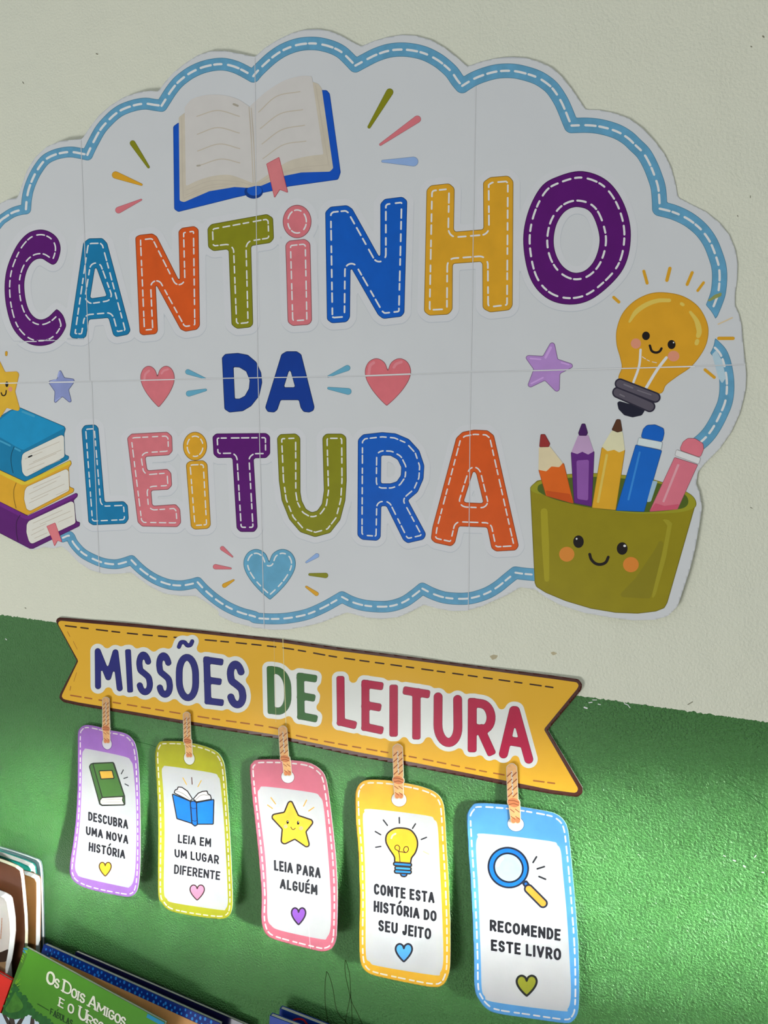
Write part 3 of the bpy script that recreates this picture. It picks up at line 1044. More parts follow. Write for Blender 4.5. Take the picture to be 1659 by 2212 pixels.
# ---- drawing of an open book
COV = (8, 76, 178)
cov = P_(A11, [(1034, 755), (1064, 733), (1500, 700), (1922, 538), (1952, 538), (1970, 560), (2035, 1030), (2020, 1073), (1725, 1114), (1630, 1140), (1570, 1152), (1500, 1160), (1400, 1182), (1065, 1266), (1040, 1250)], 4)
knob = ell(A11((1515, 1145))[0], 20, 15)
bk_ = ink('book_drawing', SIGN, sign, [((cov, 2.5), 4, mat(darker(COV, .8), .7, .45, 0, .3)), ((cov, 2.5, -1.2), 5, mat(COV, .7, .45, .05, .3)), ((knob, 1.5), 6, mat(darker(COV, .7), .7, .45, 0, .3)),
                                       ((ell(A11((1520, 1138))[0], 16, 11), 1.5), 7, mat((14, 84, 186), .7, .45, 0, .3))])
pg, pge, pgl = mat((196, 192, 188), .7, .5, .02, .3), mat((190, 181, 164), .7, .5, .05, .3), mat((184, 174, 158), .7, .5, 0, .3)
block = P_(A11, [(1068, 700), (1105, 672), (1490, 640), (1870, 490), (1900, 500), (1922, 530), (1990, 1005), (1970, 1025), (1800, 1030), (1700, 1050), (1560, 1110), (1525, 1110), (1480, 1122), (1400, 1117), (1250, 1142), (1100, 1207), (1073, 1200)], 3)
pL = polys([sp(A11((1103, 640), (1150, 590), (1240, 567), (1330, 568), (1420, 592), (1490, 637)), False, 5).tolist() + sp(A11((1520, 1098), (1450, 1070), (1370, 1045), (1280, 1050), (1190, 1075), (1110, 1112)), False, 5).tolist()])
pR = polys([sp(A11((1490, 637), (1530, 600), (1600, 540), (1700, 480), (1800, 454), (1862, 456)), False, 5).tolist() + sp(A11((1932, 922), (1830, 935), (1720, 965), (1620, 1030), (1520, 1098)), False, 5).tolist()])
lines = [sp(A11(*t)) for t in [((1175, 695), (1300, 660), (1430, 695)), ((1178, 802), (1300, 762), (1430, 795)), ((1180, 902), (1310, 860), (1433, 888)), ((1195, 987), (1320, 950), (1433, 973))]] + \
        [sp(A12(*t)) for t in [((162, 670), (270, 575), (410, 547)), ((172, 768), (290, 680), (425, 655)), ((182, 860), (300, 775), (437, 748)), ((187, 948), (310, 865), (445, 843))]]
edges = [sp(A11(*t)) for t in [((1115, 1135), (1260, 1080), (1420, 1085), (1500, 1105)), ((1110, 1165), (1260, 1105), (1430, 1100)), ((1100, 1185), (1220, 1130), (1350, 1110)),
                               ((1545, 1098), (1650, 1040), (1800, 1000), (1960, 985)), ((1560, 1105), (1700, 1030), (1860, 1010)), ((1085, 700), (1088, 1000), (1094, 1180)), ((1885, 510), (1945, 880), (1965, 990))]]
ink('pages', SIGN, bk_, [((block, 2.5), 8, pge), ((pL, 2.5), 9, pg), ((pR, 2.5), 9, pg), (join2(*[ribbon(l, 1.0) for l in lines]), 11, pgl), (join2(*[ribbon(l, .7) for l in edges]), 10, pgl),
                         (join2(ribbon(A11((1487, 640), (1502, 860), (1512, 1095)), .9), ribbon(A11((1500, 645), (1516, 880), (1524, 1095)), .9)), 11, pgl),
                         (join2(ribbon(A11((1395, 622), (1420, 632)), 2.2), ribbon(A11((1178, 990), (1194, 988)), 1.8)), 12, mat((160, 152, 138), .7, .5, 0))])
bmk = P_(A12, [(208, 978), (285, 937), (338, 1152), (289, 1133), (256, 1184)], .6)
ink('bookmark', SIGN, bk_, [((bmk, 1.5), 12, mat((176, 62, 78), .7, .45, 0, .3)), ((bmk, 1.5, -1), 13, mat((204, 118, 122), .7, .45, .05, .3))])


# ---- drawing of stacked books with a star on top (cut by the left edge)
def drawn_book(rgb, body, pages, plines, face=None, spine=None, mark=None):
    s = P_(G6, body, 3)
    L = [((s, 2), 4, mat(darker(rgb, .6), .7, .45, 0, .3)), ((s, 2, -1.0), 5, mat(rgb, .7, .45, .05, .3))]
    if face: L.append(((P_(G6, face, 2), 2), 6, mat(tuple(min(255, v * 1.12 + 6) for v in rgb), .7, .45, .05, .3)))
    if spine:
        for sps in spine: L.append((ribbon(sp(G6(*sps)), .8), 7, mat(darker(rgb, .62), .7, .45, 0, .3)))
    o = ink('drawn_book', SIGN, sign, L)
    ps_ = P_(G6, pages, 5)
    ink('pages', SIGN, o, [((ps_.off(1.0), 2), 8, mat(darker(rgb, .75), .7, .5, 0)), ((ps_, 2), 9, mat((214, 208, 198), .7, .5, .02, .3)),
                           (join2(*[ribbon(G6(*l), .55) for l in plines]), 10, pgl)])
    if mark:
        mk = P_(G6, mark, .5)
        ink('bookmark', SIGN, o, [((mk, 1.5), 11, mat((180, 66, 82), .7, .45, 0)), ((mk, 1.5, -.9), 12, mat((208, 116, 122), .7, .45, .04, .3))])
    return o


drawn_book((88, 24, 104), [(-420, 1430), (-60, 1640), (280, 1815), (760, 1586), (776, 1600), (772, 1625), (735, 1662), (757, 1850), (765, 1872), (800, 1880), (792, 1920), (330, 2145), (298, 2145), (-60, 1960), (-420, 1740)],
           [(285, 1870), (735, 1660), (752, 1890), (310, 2100), (285, 2060), (263, 1980), (266, 1905)],
           [((330, 1890), (620, 1760)), ((400, 1900), (700, 1770)), ((320, 1960), (460, 1895)), ((580, 1880), (720, 1820)), ((310, 2010), (440, 1945)), ((345, 2040), (470, 1985))],
           face=[(-400, 1445), (-60, 1650), (270, 1818), (755, 1592), (770, 1620), (290, 1850), (250, 1850), (-60, 1690), (-400, 1500)],
           spine=[((200, 1810), (165, 1880), (165, 1990), (180, 2070))], mark=[(462, 1920), (550, 1883), (620, 2080), (573, 2065), (542, 2124), (518, 2050)])
drawn_book((214, 158, 40), [(-420, 1130), (-60, 1330), (250, 1475), (705, 1258), (714, 1300), (685, 1340), (690, 1515), (700, 1530), (742, 1545), (732, 1582), (300, 1802), (265, 1812), (-60, 1650), (-420, 1440)],
           [(265, 1530), (680, 1340), (690, 1565), (300, 1768), (265, 1750), (240, 1650), (246, 1570)],
           [((330, 1540), (600, 1420)), ((290, 1600), (560, 1470)), ((310, 1650), (640, 1500)), ((290, 1690), (480, 1600)), ((560, 1610), (680, 1555))],
           face=[(-400, 1145), (-60, 1340), (245, 1480), (700, 1264), (706, 1295), (290, 1500), (220, 1510), (-60, 1375), (-400, 1190)], spine=[((160, 1490), (138, 1560), (140, 1650), (160, 1740))])
bb_ = drawn_book((14, 116, 158), [(-420, 660), (-60, 880), (40, 800), (100, 765), (200, 738), (640, 925), (655, 950), (640, 1000), (645, 1195), (655, 1212), (690, 1220), (682, 1255), (290, 1462), (245, 1476), (-60, 1335), (-420, 1150)],
                 [(240, 1190), (635, 1000), (642, 1230), (255, 1432), (222, 1380), (213, 1280), (222, 1212)],
                 [((300, 1200), (590, 1080)), ((250, 1250), (420, 1180)), ((330, 1280), (610, 1160)), ((290, 1310), (560, 1195)), ((270, 1360), (440, 1290)), ((330, 1380), (600, 1260))],
                 face=[(-380, 720), (-60, 905), (40, 830), (110, 775), (200, 745), (636, 930), (640, 945), (235, 1160), (210, 1155), (-60, 1000), (-380, 830)], spine=[((140, 1130), (112, 1210), (112, 1300), (130, 1390))])
for q_, r_ in ((G6((225, 780), (340, 825)), 2.4), (G6((-20, 1060), (100, 1118)), 2.0), (G6((150, 1145), (200, 1170)), 2.0)):
    ink('highlight', SIGN, bb_, [(ribbon(q_, r_), 11, mat((60, 150, 186), .7, .45, 0, .3))])
ink('ink_mark', SIGN, bb_, [(ribbon(G6((285, 1232), (316, 1218)), 1.6), 12, mat((20, 20, 22), .7, .5, 0))])
ys = P_(G6, [(-25, 230), (50, 385), (172, 378), (190, 410), (150, 580), (198, 755), (182, 775), (65, 742), (-10, 860), (-60, 760), (-230, 780), (-170, 600), (-260, 440), (-110, 390)], 4, 1.5)
st_ = ink('star', SIGN, sign, [((ys, 2), 13, mat((212, 158, 40), .7, .45, 0, .3)), ((ys, 2, -1.2), 14, mat((218, 168, 48), .7, .45, .04, .3))])
blk = mat((24, 16, 14), .7, .5, 0, .3)
blush = mat((218, 140, 112), .7, .5, 0, .3)
ink('face', SIGN, st_, [((ell(G6((68, 507))[0], 3.3, 6), .8), 16, blk), ((ell(G6((103, 556))[0], 4.6, 5.2), 1), 15, blush), (ribbon(sp(G6((12, 592), (22, 615), (40, 620), (56, 605), (62, 570))), 1.3), 16, blk),
                        ((ell(G6((66, 497))[0], .9, 1.2), .5), 17, wh)])

# ---- drawing of a smiling light bulb
YB = (208, 152, 34)
gl_ = S_(A23, [(1040, 640), (1150, 662), (1240, 722), (1292, 810), (1303, 890), (1278, 980), (1205, 1080), (1110, 1148), (1050, 1195), (1015, 1245), (890, 1225), (770, 1165), (785, 1090), (775, 1030), (754, 950), (755, 860), (790, 765), (860, 692), (950, 648)])
lb = ink('light_bulb_drawing', SIGN, sign, [((gl_, 2.5), 4, mat(darker(YB, .85), .7, .45, 0, .3)), ((gl_, 2.5, -1.5), 5, mat(YB, .7, .45, .04, .3))])
DK, RG, LG = mat((40, 36, 52), .7, .5, 0, .3), mat((84, 78, 90), .7, .5, .05, .3), mat((112, 106, 116), .7, .5, 0, .3)
b0 = P_(A23, [(755, 1285), (930, 1335), (905, 1375), (850, 1387), (800, 1374), (766, 1338)], 4)
r1 = caps(A23((775, 1186), (985, 1268)), 32 / Z)
r2 = caps(A23((762, 1238), (952, 1322)), 34 / Z)
ink('bulb_base', SIGN, lb, [((b0, 1.5), 6, mat((26, 26, 44), .7, .5, 0, .3)), ((r2, 1.5), 7, DK), ((r2, 1.5, -3.2), 8, RG), ((r1, 1.5), 9, DK), ((r1, 1.5, -3.2), 10, RG),
                            (join2(ribbon(A23((800, 1190), (850, 1210)), 1.8), ribbon(A23((775, 1250), (800, 1262)), 1.6), ribbon(A23((880, 1225), (960, 1252)), 1.2)), 11, LG)])
ink('filament', SIGN, lb, [(join2(ribbon(sp(A23((898, 983), (889, 1080), (855, 1178))), 2.6), ribbon(sp(A23((1052, 1030), (995, 1105), (930, 1212))), 3.1)), 6, wh), (dashes([sp(A23((908, 1025), (950, 1050), (1000, 1062)))], 9, 5, .7, False), 6, wh)])
hl_ = mat((222, 184, 84), .7, .45, 0, .3)
for q_, r_ in ((sp(A23((832, 815), (870, 758), (930, 715), (1000, 690), (1070, 688))), [2.5, 5, 5, 4.5, 4]), (sp(A23((1195, 758), (1232, 810), (1248, 870), (1242, 900))), [3, 6, 5]), (A23((1142, 708), (1152, 714)), 3.5), (A23((1237, 930), (1232, 945)), 4.5)):
    ink('highlight', SIGN, lb, [(ribbon(q_, r_), 6, hl_)])
ink('face', SIGN, lb, [((ell(A23((930, 900))[0], 8.4, 9.2), 1), 7, blk), ((ell(A23((1083, 952))[0], 8.6, 9.8), 1), 7, blk), ((ell(A23((1095, 940))[0], 1.6, 1.6), .6), 8, wh), (ribbon(sp(A23((953, 958), (965, 990), (990, 1000), (1012, 992), (1023, 975))), 2.6), 7, blk),
                       ((ell(A23((870, 946))[0], 11, 11), 1.2), 6, blush), ((ell(A23((1095, 1021))[0], 12.5, 11.5), 1.2), 6, blush)])
rays_obj(sign, *[(A23, a, b, r, r, AMBER, False) for a, b, r in [((917, 514), (937, 585), 9), ((1073, 497), (1055, 568), 10), ((1206, 522), (1176, 593), 9), ((1274, 582), (1239, 630), 8), ((737, 670), (768, 698), 9), ((1365, 915), (1450, 915), 10), ((1283, 1103), (1338, 1148), 9)]],
         (A23, (1445, 792), (1362, 830), 4, 4, (206, 186, 150), False))

# ---- drawing of a smiling pencil cup
CUP = (138, 126, 16)
body = rnd(polys([A33((238, 560), (265, 1130), (275, 1155), (330, 1190), (450, 1240), (600, 1285), (750, 1310), (880, 1315), (990, 1302), (1040, 1282), (1058, 1250), (1230, 650), (1100, 570), (800, 500), (460, 490), (280, 520))]), 3)
rim = S_(A33, [(238, 570), (265, 535), (340, 505), (460, 482), (630, 476), (800, 487), (950, 508), (1100, 555), (1200, 605), (1231, 655), (1210, 690), (1130, 712), (1000, 720), (850, 718), (700, 698), (500, 655), (350, 615), (265, 595)])
hol = S_(A33, [(283, 565), (310, 538), (460, 505), (630, 498), (800, 508), (1020, 540), (1150, 595), (1183, 640), (1165, 678), (1100, 694), (950, 708), (800, 704), (600, 682), (400, 637), (300, 594)])
cup = ink('pencil_cup_drawing', SIGN, sign, [((body | rim, 2.5), 5, mat(darker(CUP, .78), .7, .45, 0, .3)), ((body | rim, 2.5, -1.6), 6, mat(CUP, .7, .45, .04, .3)), ((rim, 2, -1), 7, mat((146, 142, 32), .7, .45, .03, .3)), ((hol, 2), 8, mat((74, 92, 26), .7, .45, .05, .3)),
                                             ((P_(A33, [(1050, 800), (985, 930), (870, 1100), (760, 1215), (955, 1225), (1000, 1100)], 5), 2.5), 7, mat((128, 118, 20), .7, .45, .03, .3)),
                                             ((P_(A33, [(1010, 745), (1065, 755), (1087, 775), (1050, 980), (990, 1195), (960, 1245), (972, 1180), (1030, 940), (1058, 790), (1040, 765)], 2), 1.5), 8, mat((152, 142, 34), .7, .45, 0, .3)),
                                             (ribbon(A33((322, 705), (330, 900), (338, 1110)), [7.5, 8, 5.5]), 8, mat((158, 146, 30), .7, .45, 0, .3))])
ink('face', SIGN, cup, [((ell(A33((527, 885))[0], 11.3, 13.5), 1), 9, blk), ((ell(A33((788, 926))[0], 11.6, 13.5), 1), 9, blk), ((ell(A33((516, 868))[0], 2, 2), .6), 10, wh), ((ell(A33((803, 910))[0], 3, 2.6), .6), 10, wh),
                        (ribbon(sp(A33((594, 960), (603, 990), (628, 1015), (660, 1021), (690, 1008), (705, 977))), 3.1), 9, blk), ((ell(A33((457, 960))[0], 16.5, 16), 1.5), 8, mat((206, 128, 50), .7, .45, 0, .3)), ((ell(A33((840, 1022))[0], 17, 16.5), 1.5), 8, mat((206, 124, 46), .7, .45, 0, .3))])


def drawn_pencil(name, layers, label=None):
    L = []
    for i, (pts, rgb, r, edge) in enumerate(layers):
        s = P_(A33, pts, r)
        if edge: L.append(((s, 1.8), 9 + i, mat(darker(rgb, .7), .7, .45, 0, .3)))
        L.append(((s, 1.8, -1.0 if edge else 0), 9.5 + i, mat(rgb, .7, .45, .04, .3)))
    o = ink(name, SIGN, cup, L)
    if label: o['label'] = label


drawn_pencil('drawn_ruler', [([(970, 520), (1000, 525), (960, 645), (935, 650)], (150, 178, 196), 1, 0)])
drawn_pencil('drawn_pencil', [([(287, 455), (440, 415), (500, 660), (332, 612)], (212, 96, 24), 1, 1), ([(290, 322), (355, 315), (434, 416), (412, 440), (365, 436), (335, 465), (288, 456)], (220, 196, 160), 1, 0), ([(300, 243), (327, 243), (358, 300), (350, 320), (292, 321)], (146, 46, 44), 2, 1),
                              ([(330, 580), (400, 590), (475, 600), (495, 655), (340, 612)], (190, 76, 20), 1, 0)], 'orange pencil')
drawn_pencil('drawn_pencil', [([(481, 350), (622, 345), (607, 676), (500, 655)], (92, 34, 118), 1, 1), ([(525, 250), (585, 248), (618, 346), (585, 365), (550, 348), (520, 362), (484, 350)], (180, 148, 184), 1, 0), ([(546, 180), (567, 180), (583, 235), (575, 253), (530, 252), (525, 235)], (66, 24, 88), 2, 1),
                              ([(515, 400), (590, 395), (585, 640), (520, 630)], (136, 82, 158), 3, 0)], 'purple pencil')
drawn_pencil('drawn_pencil', [([(665, 322), (806, 335), (750, 698), (606, 684)], (216, 158, 38), 1, 1), ([(725, 222), (790, 228), (804, 338), (770, 352), (740, 336), (700, 345), (667, 318)], (222, 206, 170), 1, 0), ([(754, 153), (778, 155), (790, 225), (760, 233), (724, 218)], (84, 50, 30), 2, 1),
                              ([(690, 360), (705, 362), (650, 655), (635, 652)], (226, 182, 84), 1, 0)], 'yellow pencil')
drawn_pencil('drawn_pencil', [([(868, 305), (1026, 340), (920, 707), (750, 700)], (14, 96, 186), 1, 1), ([(898, 265), (912, 212), (935, 188), (985, 185), (1037, 208), (1040, 240), (1027, 294)], (12, 92, 184), 5, 1), ([(885, 262), (1030, 290), (1022, 337), (875, 308)], (200, 212, 222), 2, 1),
                              ([(888, 345), (900, 347), (830, 640), (818, 638)], (50, 128, 204), 1, 0)], 'blue pencil with white band')
drawn_pencil('drawn_pencil', [([(1100, 380), (1241, 425), (1120, 692), (948, 707)], (206, 110, 126), 1, 1), ([(1128, 338), (1150, 288), (1180, 266), (1225, 268), (1272, 298), (1276, 332), (1255, 384)], (210, 112, 126), 5, 1), ([(1110, 333), (1258, 385), (1246, 424), (1102, 371)], (222, 212, 212), 2, 1),
                              ([(1118, 420), (1132, 424), (1040, 650), (1026, 650)], (222, 150, 160), 1, 0), ([(985, 655), (1040, 672), (1130, 660), (1118, 692), (950, 706)], (196, 84, 106), 1, 0)], 'pink pencil with white band')


# ================================================================== YELLOW BANNER
bx0, bz0 = wall_xz(125, 1430)
bx1, bz1 = wall_xz(1255, 1590)


def banner_h(X, Zz):
    u = np.clip((X - bx0) / (bx1 - bx0), -.1, 1.1)
    return 0.0014 + 0.0035 * np.clip((u - .8) / .25, 0, 1) ** 2 + 0.0012 * np.clip((.12 - u) / .12, 0, 1) ** 2 + 0.0004 * np.sin(22 * X + 1) + 0.0003 * np.sin(60 * X) * np.sin(40 * Zz)


BAN = Wall(banner_h)
mx_, mz_ = wall_xz(690, 1540, .002)
banner = empty('paper_banner', (mx_, -0.002, mz_), 'long yellow paper ribbon reading MISSÕES DE LEITURA, with dark brown edge', 'banner')
BK = 0.74
bshape = rnd(polys([A41((283, 142), (300, 127), (350, 130), (700, 160), (1000, 190), (1440, 238)) + A42((300, 279), (600, 318), (900, 358), (1200, 398), (1400, 423), (1540, 443), (1560, 470), (1553, 500), (1383, 703),
                    (1562, 1000), (1560, 1028), (1535, 1047), (1400, 1031), (1250, 1003), (1000, 952), (700, 893), (400, 838), (100, 772), (0, 748)) + A41((1000, 682), (700, 630), (400, 578), (325, 561), (302, 540), (308, 518), (394, 350))]), 5, 3)
bin_ = rnd(polys([A41((292, 152), (302, 143), (350, 148), (700, 178), (1000, 207), (1440, 256)) + A42((300, 297), (600, 335), (900, 375), (1200, 415), (1400, 441), (1534, 460), (1541, 474), (1535, 490), (1362, 700),
                 (1538, 1003), (1535, 1018), (1522, 1026), (1400, 1010), (1250, 980), (1000, 930), (700, 871), (400, 815), (100, 752), (0, 730)) + A41((1000, 664), (700, 613), (400, 562), (330, 547), (314, 538), (317, 525), (401, 350))]), 5, 3)
brown = mat((66, 26, 16), BK, .4, .1, .4, scale=30)
yel = paper_mat((221, 166, 46), BK, .1, .55)
bpaper = sheet('paper', BAN, banner, (bshape, 4), brown, pmb)
ink('yellow_field', BAN, banner, [((bin_, 4), 1, yel)])
stitch_d, stitch_b = mat((58, 34, 16), BK, .5, 0), mat((160, 92, 40), BK, .5, 0)
top_path = sp(A41((335, 170), (700, 213), (1050, 242), (1440, 282)) + A42((300, 330), (600, 372), (900, 414), (1200, 456), (1450, 492)), False, 8)
bot_path = sp(A41((362, 526), (700, 582), (1050, 640), (1400, 692)) + A42((100, 733), (350, 782), (700, 844), (1000, 905), (1250, 950)), False, 8)
ink('stitching', BAN, banner, [(dashes([top_path], 20, 14, 1.6, False), 3, stitch_d)])
ink('stitching', BAN, banner, [(dashes([bot_path], 19, 12, 1.5, False), 3, stitch_b)])
ink('stitching', BAN, banner, [(dashes([A42((1310, 963), (1455, 982))], 22, 14, 1.6, False), 3, stitch_b)])
ink('stitching', BAN, banner, [(join2(ribbon(A41((345, 200), (358, 225)), .7), ribbon(A41((375, 250), (395, 290)), .6), ribbon(A41((392, 410), (378, 455)), .6), ribbon(A41((362, 480), (358, 500)), 1.0)), 3, mat((176, 118, 40), BK, .5, 0))])
ink('fold_line', BAN, banner, [(join2(ribbon(seam_path((611, 1380), (618, 1568)), .6), ribbon(seam_path((592, 1384), (596, 1560)), .25)), 8, mat((226, 206, 150), BK, .4, 0))])
IND, GRN, CRM = (34, 36, 112), (50, 100, 44), (172, 26, 64)
word = [
    ('M', (478, 283), (612, 292), (487, 494), (629, 507), A41, IND, 6.6), ('I', (640, 288), (670, 292), (650, 510), (683, 514), A41, IND, 6.4), ('S', (695, 296), (775, 308), (697, 522), (788, 530), A41, IND, 6.7),
    ('S', (796, 300), (879, 312), (800, 535), (890, 543), A41, IND, 6.8), ('O', (900, 308), (1018, 320), (900, 550), (1020, 563), A41, IND, 7.4), ('E', (1040, 325), (1143, 340), (1048, 570), (1146, 583), A41, IND, 7.4),
    ('S', (1158, 342), (1254, 355), (1160, 586), (1267, 600), A41, IND, 7.8),
    ('D', (1365, 374), (1490, 388), (1370, 620), (1494, 636), A41, GRN, 8.0), ('E', (1518, 408), (1623, 423), (1522, 648), (1626, 666), A41, GRN, 8.2),
    ('L', (300, 424), (400, 438), (303, 680), (404, 700), A42, CRM, 8.8), ('E', (428, 444), (541, 460), (428, 706), (541, 727), A42, CRM, 8.8), ('I', (570, 467), (617, 475), (570, 735), (616, 742), A42, CRM, 9.4),
    ('T', (640, 478), (779, 500), (645, 742), (775, 764), A42, CRM, 9.2), ('U', (798, 508), (944, 527), (796, 782), (946, 800), A42, CRM, 9.8), ('R', (973, 536), (1116, 556), (972, 815), (1112, 838), A42, CRM, 9.8),
    ('A', (1135, 576), (1290, 586), (1132, 848), (1308, 878), A42, CRM, 9.8)]
glist = []
for ch, a, b, c, d, fr, rgb, r in word:
    s = glyph(ch, fr(a, b, c, d), r)
    if ch == 'O':
        s = s | caps(sp(A41((916, 278), (926, 256), (945, 255), (958, 270), (975, 268), (984, 250))), 4.6)
    glist.append((s, rgb))
for nm, sel in (('letter_halo', glist[:7]), ('letter_halo', glist[7:9]), ('letter_halo', glist[9:])):
    un = U(*[s for s, _ in sel])
    un = rnd(un.off(9.6), 0, 9)
    ink(nm, BAN, banner, [((un, 2.6), 4, mat((212, 214, 208), BK, .45, .01, .4))])
for s, rgb in glist:
    s = rnd(s, 2.2, 1.6)
    ink('letter', BAN, banner, [((s, 2.0), 6, mat(darker(rgb, .7), BK, .45, 0, .4)), ((s, 2.0, -1.0), 7, mat(rgb, BK, .5, .05, .1))])

# ================================================================== HANGING BOOKMARKS
TK = 1.30                                        # the bookmarks stand in the band of side light
rope_l, rope_d, rope_m = mat((218, 168, 112), .95, .6, .10, 0, scale=300), mat((142, 76, 40), .95, .6, 0), mat((200, 124, 78), .95, .6, .08, 0, scale=300)
tagw = mat((228, 230, 230), TK, .5, 0, .3)
tblk = mat((34, 36, 42), TK, .5, 0, .2)


def bookmark(label, rgb, fr, outer, inner, hole, rope, lift, k=TK, stitch=5.5, dash=9, gap=6.5, sr=1.25, bow=0.0):
    O_ = fr(outer)
    ox = np.array(O_)
    xw = [wall_xz(*p)[0] for p in O_]
    zw = [wall_xz(*p)[1] for p in O_]
    top = wall_xz(*fr(rope['top'])[0])[1]
    zb, xm, hw = min(zw), (min(xw) + max(xw)) / 2, (max(xw) - min(xw)) / 2

    def h(X, Zz):
        s = np.clip((top - Zz) / (top - zb), 0, 1.3)
        u = (X - xm) / hw
        return 0.0034 + lift * (0.22 * s + 0.78 * s ** 2.0) + bow * np.sin(np.clip(s, 0, 1) * math.pi) + 0.0016 * np.clip(s * 3, 0, 1) * np.clip(u, -1.2, 1.2) ** 2
    S = Wall(h)
    c = fr(hole[0])[0]
    p = S.pts([c])[0]
    root = empty('bookmark_tag', tuple(p), label, 'bookmark', 'paper bookmarks hanging from the yellow banner')
    o_sh, i_sh = polys([sp(O_, True, 4)]), polys([sp(fr(inner), True, 4)])
    sheet('card', S, root, (o_sh, 2.4), mat(rgb, k, .5, .07, .2, scale=45), mat((236, 236, 236), k, .6, 0))
    ink('white_panel', S, root, [((i_sh, 2.4), 1, paper_mat((202, 203, 203), k, .1, .55))])
    L = [l for l in contours(o_sh, 1.5, -stitch) if len(l) > 40]
    ink('stitching', S, root, [(dashes(L, dash, gap, sr), 2, mat((238, 232, 226), k, .5, 0))])
    hl = ell(c, hole[1], hole[2], hole[3])
    ink('punched_hole', S, root, [((hl, 1.2, 1.2), 3, mat(darker(rgb, .72), k, .5, 0)), ((hl, 1.2), 4, tagw)])
    # cord: a cut-out paper cord lying over the banner and the card
    f = 1.0
    r = rope['r']
    sl = [fr(*rope['left']), fr(*rope['right'])]
    lo = [fr(*rope['lo_left']), fr(*rope['lo_right'])]
    kn = fr(rope['knot'])[0]
    loop = sp([sl[0][-1], sl[0][0], (sl[0][0][0] + r * .1, sl[0][0][1] - r * 1.1), ((sl[0][0][0] + sl[1][0][0]) / 2, (sl[0][0][1] + sl[1][0][1]) / 2 - r * 1.9), (sl[1][0][0] - r * .1, sl[1][0][1] - r * 1.1), sl[1][0], sl[1][-1]], False, 5)
    cs = U(caps(loop, r), caps(lo[0], r), caps(lo[1], r), ell(kn, r * 2.5, r * 1.9, .3, 24))
    SR = Wall(lambda X, Zz: h(X, Zz) + 0.0009)
    cord = sheet('cord', SR, root, (cs, 1.1, 1.3), mat((228, 214, 190), k, .6, 0), mat((228, 220, 200), k, .6, 0), 0.0004)
    tw, mid = [], []
    for st in (sl[0], sl[1]):
        a, b = np.array(st[0]), np.array(st[-1])
        n = max(3, int(np.linalg.norm(b - a) / (r * 2.6)))
        for q in range(n):
            m = a + (b - a) * (q + .5) / n
            tw.append(ribbon([m + np.array([-r * .85, r * .8]), m + np.array([r * .85, -r * .8])], [r * .2, r * .36, r * .2]))
    for st in lo:
        a, b = np.array(st[0]), np.array(st[-1])
        for q in range(2):
            m = a + (b - a) * (q + .6) / 2
            tw.append(ribbon([m + np.array([-r * .8, -r * .6]), m + np.array([r * .8, r * .6])], [r * .15, r * .3, r * .15]))
    for side in (-1, 1):
        tw.append(ribbon(sp([kn + np.array([-r * 2.0, side * r * .9]), kn + np.array([0, -r * .2 + side * r * .6]), kn + np.array([r * 2.0, r * .5 + side * r * .6])]), r * .16))
    ends = [ribbon([np.array(st[-1]) - np.array([0, r * .5]), np.array(st[-1])], r * .95) for st in lo]
    gapm = ribbon([(np.array(sl[0][0]) + np.array(sl[1][0])) / 2 + np.array([0, r * .2]), (np.array(sl[0][-1]) + np.array(sl[1][-1])) / 2 - np.array([0, r * 1.5])], r * .28)
    ink('cord_twist', SR, cord, [((cs, 1.1), 1, rope_l), ((ell(kn, r * 2.4, r * 1.8, .3, 24), 1.0), 2, rope_m), (gapm, 2, mat((226, 222, 206), k, .6, 0)), (join2(*ends), 3, rope_m), (join2(*tw), 4, rope_d)])
    return root, S


def outlined(name, S, parent, parts, w=1.2, k=TK, cell=1.2, dark=(34, 30, 30), lay=3):
    """line drawing: every shape gets a dark line around a flat colour"""
    L = []
    w = w * 2.1
    dm = mat(dark, k, .5, 0, .1)
    for i, (s, rgb) in enumerate(parts):
        L.append(((s, cell, w * .5), lay + i * 1.0, dm))
        L.append(((s, cell, -w * .5), lay + i * 1.0 + .5, mat(rgb, k, .5, .04, .1)))
    return ink(name, S, parent, L)


def strokes_obj(name, S, parent, strokes, r, rgb, k=TK, lay=3):
    for s in strokes:
        ink(name, S, parent, [(ribbon(s, r), lay, mat(rgb, k, .5, 0, .1))])


def caption(S, parent, lines, r, k=TK):
    for t, q in lines:
        ink('caption', S, parent, [((text_line(t, q, r * 1.03), .85), 3, mat((26, 28, 34), k, .5, 0, .1))])


# ---- purple bookmark
t1, S1 = bookmark('purple bookmark with a green book drawing, first from the left under the banner', (172, 118, 204), G2,
    [(283, 440), (300, 390), (340, 360), (400, 360), (490, 380), (560, 402), (700, 430), (768, 480), (803, 550), (825, 700), (838, 1000), (842, 1300), (840, 1600), (827, 1780), (800, 1862), (750, 1894), (690, 1892), (500, 1857),
     (340, 1812), (250, 1760), (215, 1700), (208, 1640), (223, 1520), (248, 1350), (268, 1150), (279, 900), (282, 650)],
    [(322, 620), (340, 582), (375, 572), (700, 640), (755, 678), (778, 740), (800, 1000), (808, 1300), (800, 1600), (782, 1750), (745, 1808), (700, 1808), (330, 1725), (277, 1690), (258, 1640), (263, 1560), (295, 1300), (312, 1050), (318, 800)],
    ((543, 522), 10.0, 13.0, -.25), dict(top=[(533, 115)], left=[(520, 150), (520, 370)], right=[(547, 150), (552, 370)], knot=[(535, 388)], lo_left=[(522, 400), (530, 505)], lo_right=[(550, 400), (553, 505)], r=3.4),
    0.017)
dk = (50, 62, 46)
P2 = lambda pts, r=1.0: P_(G2, pts, r)
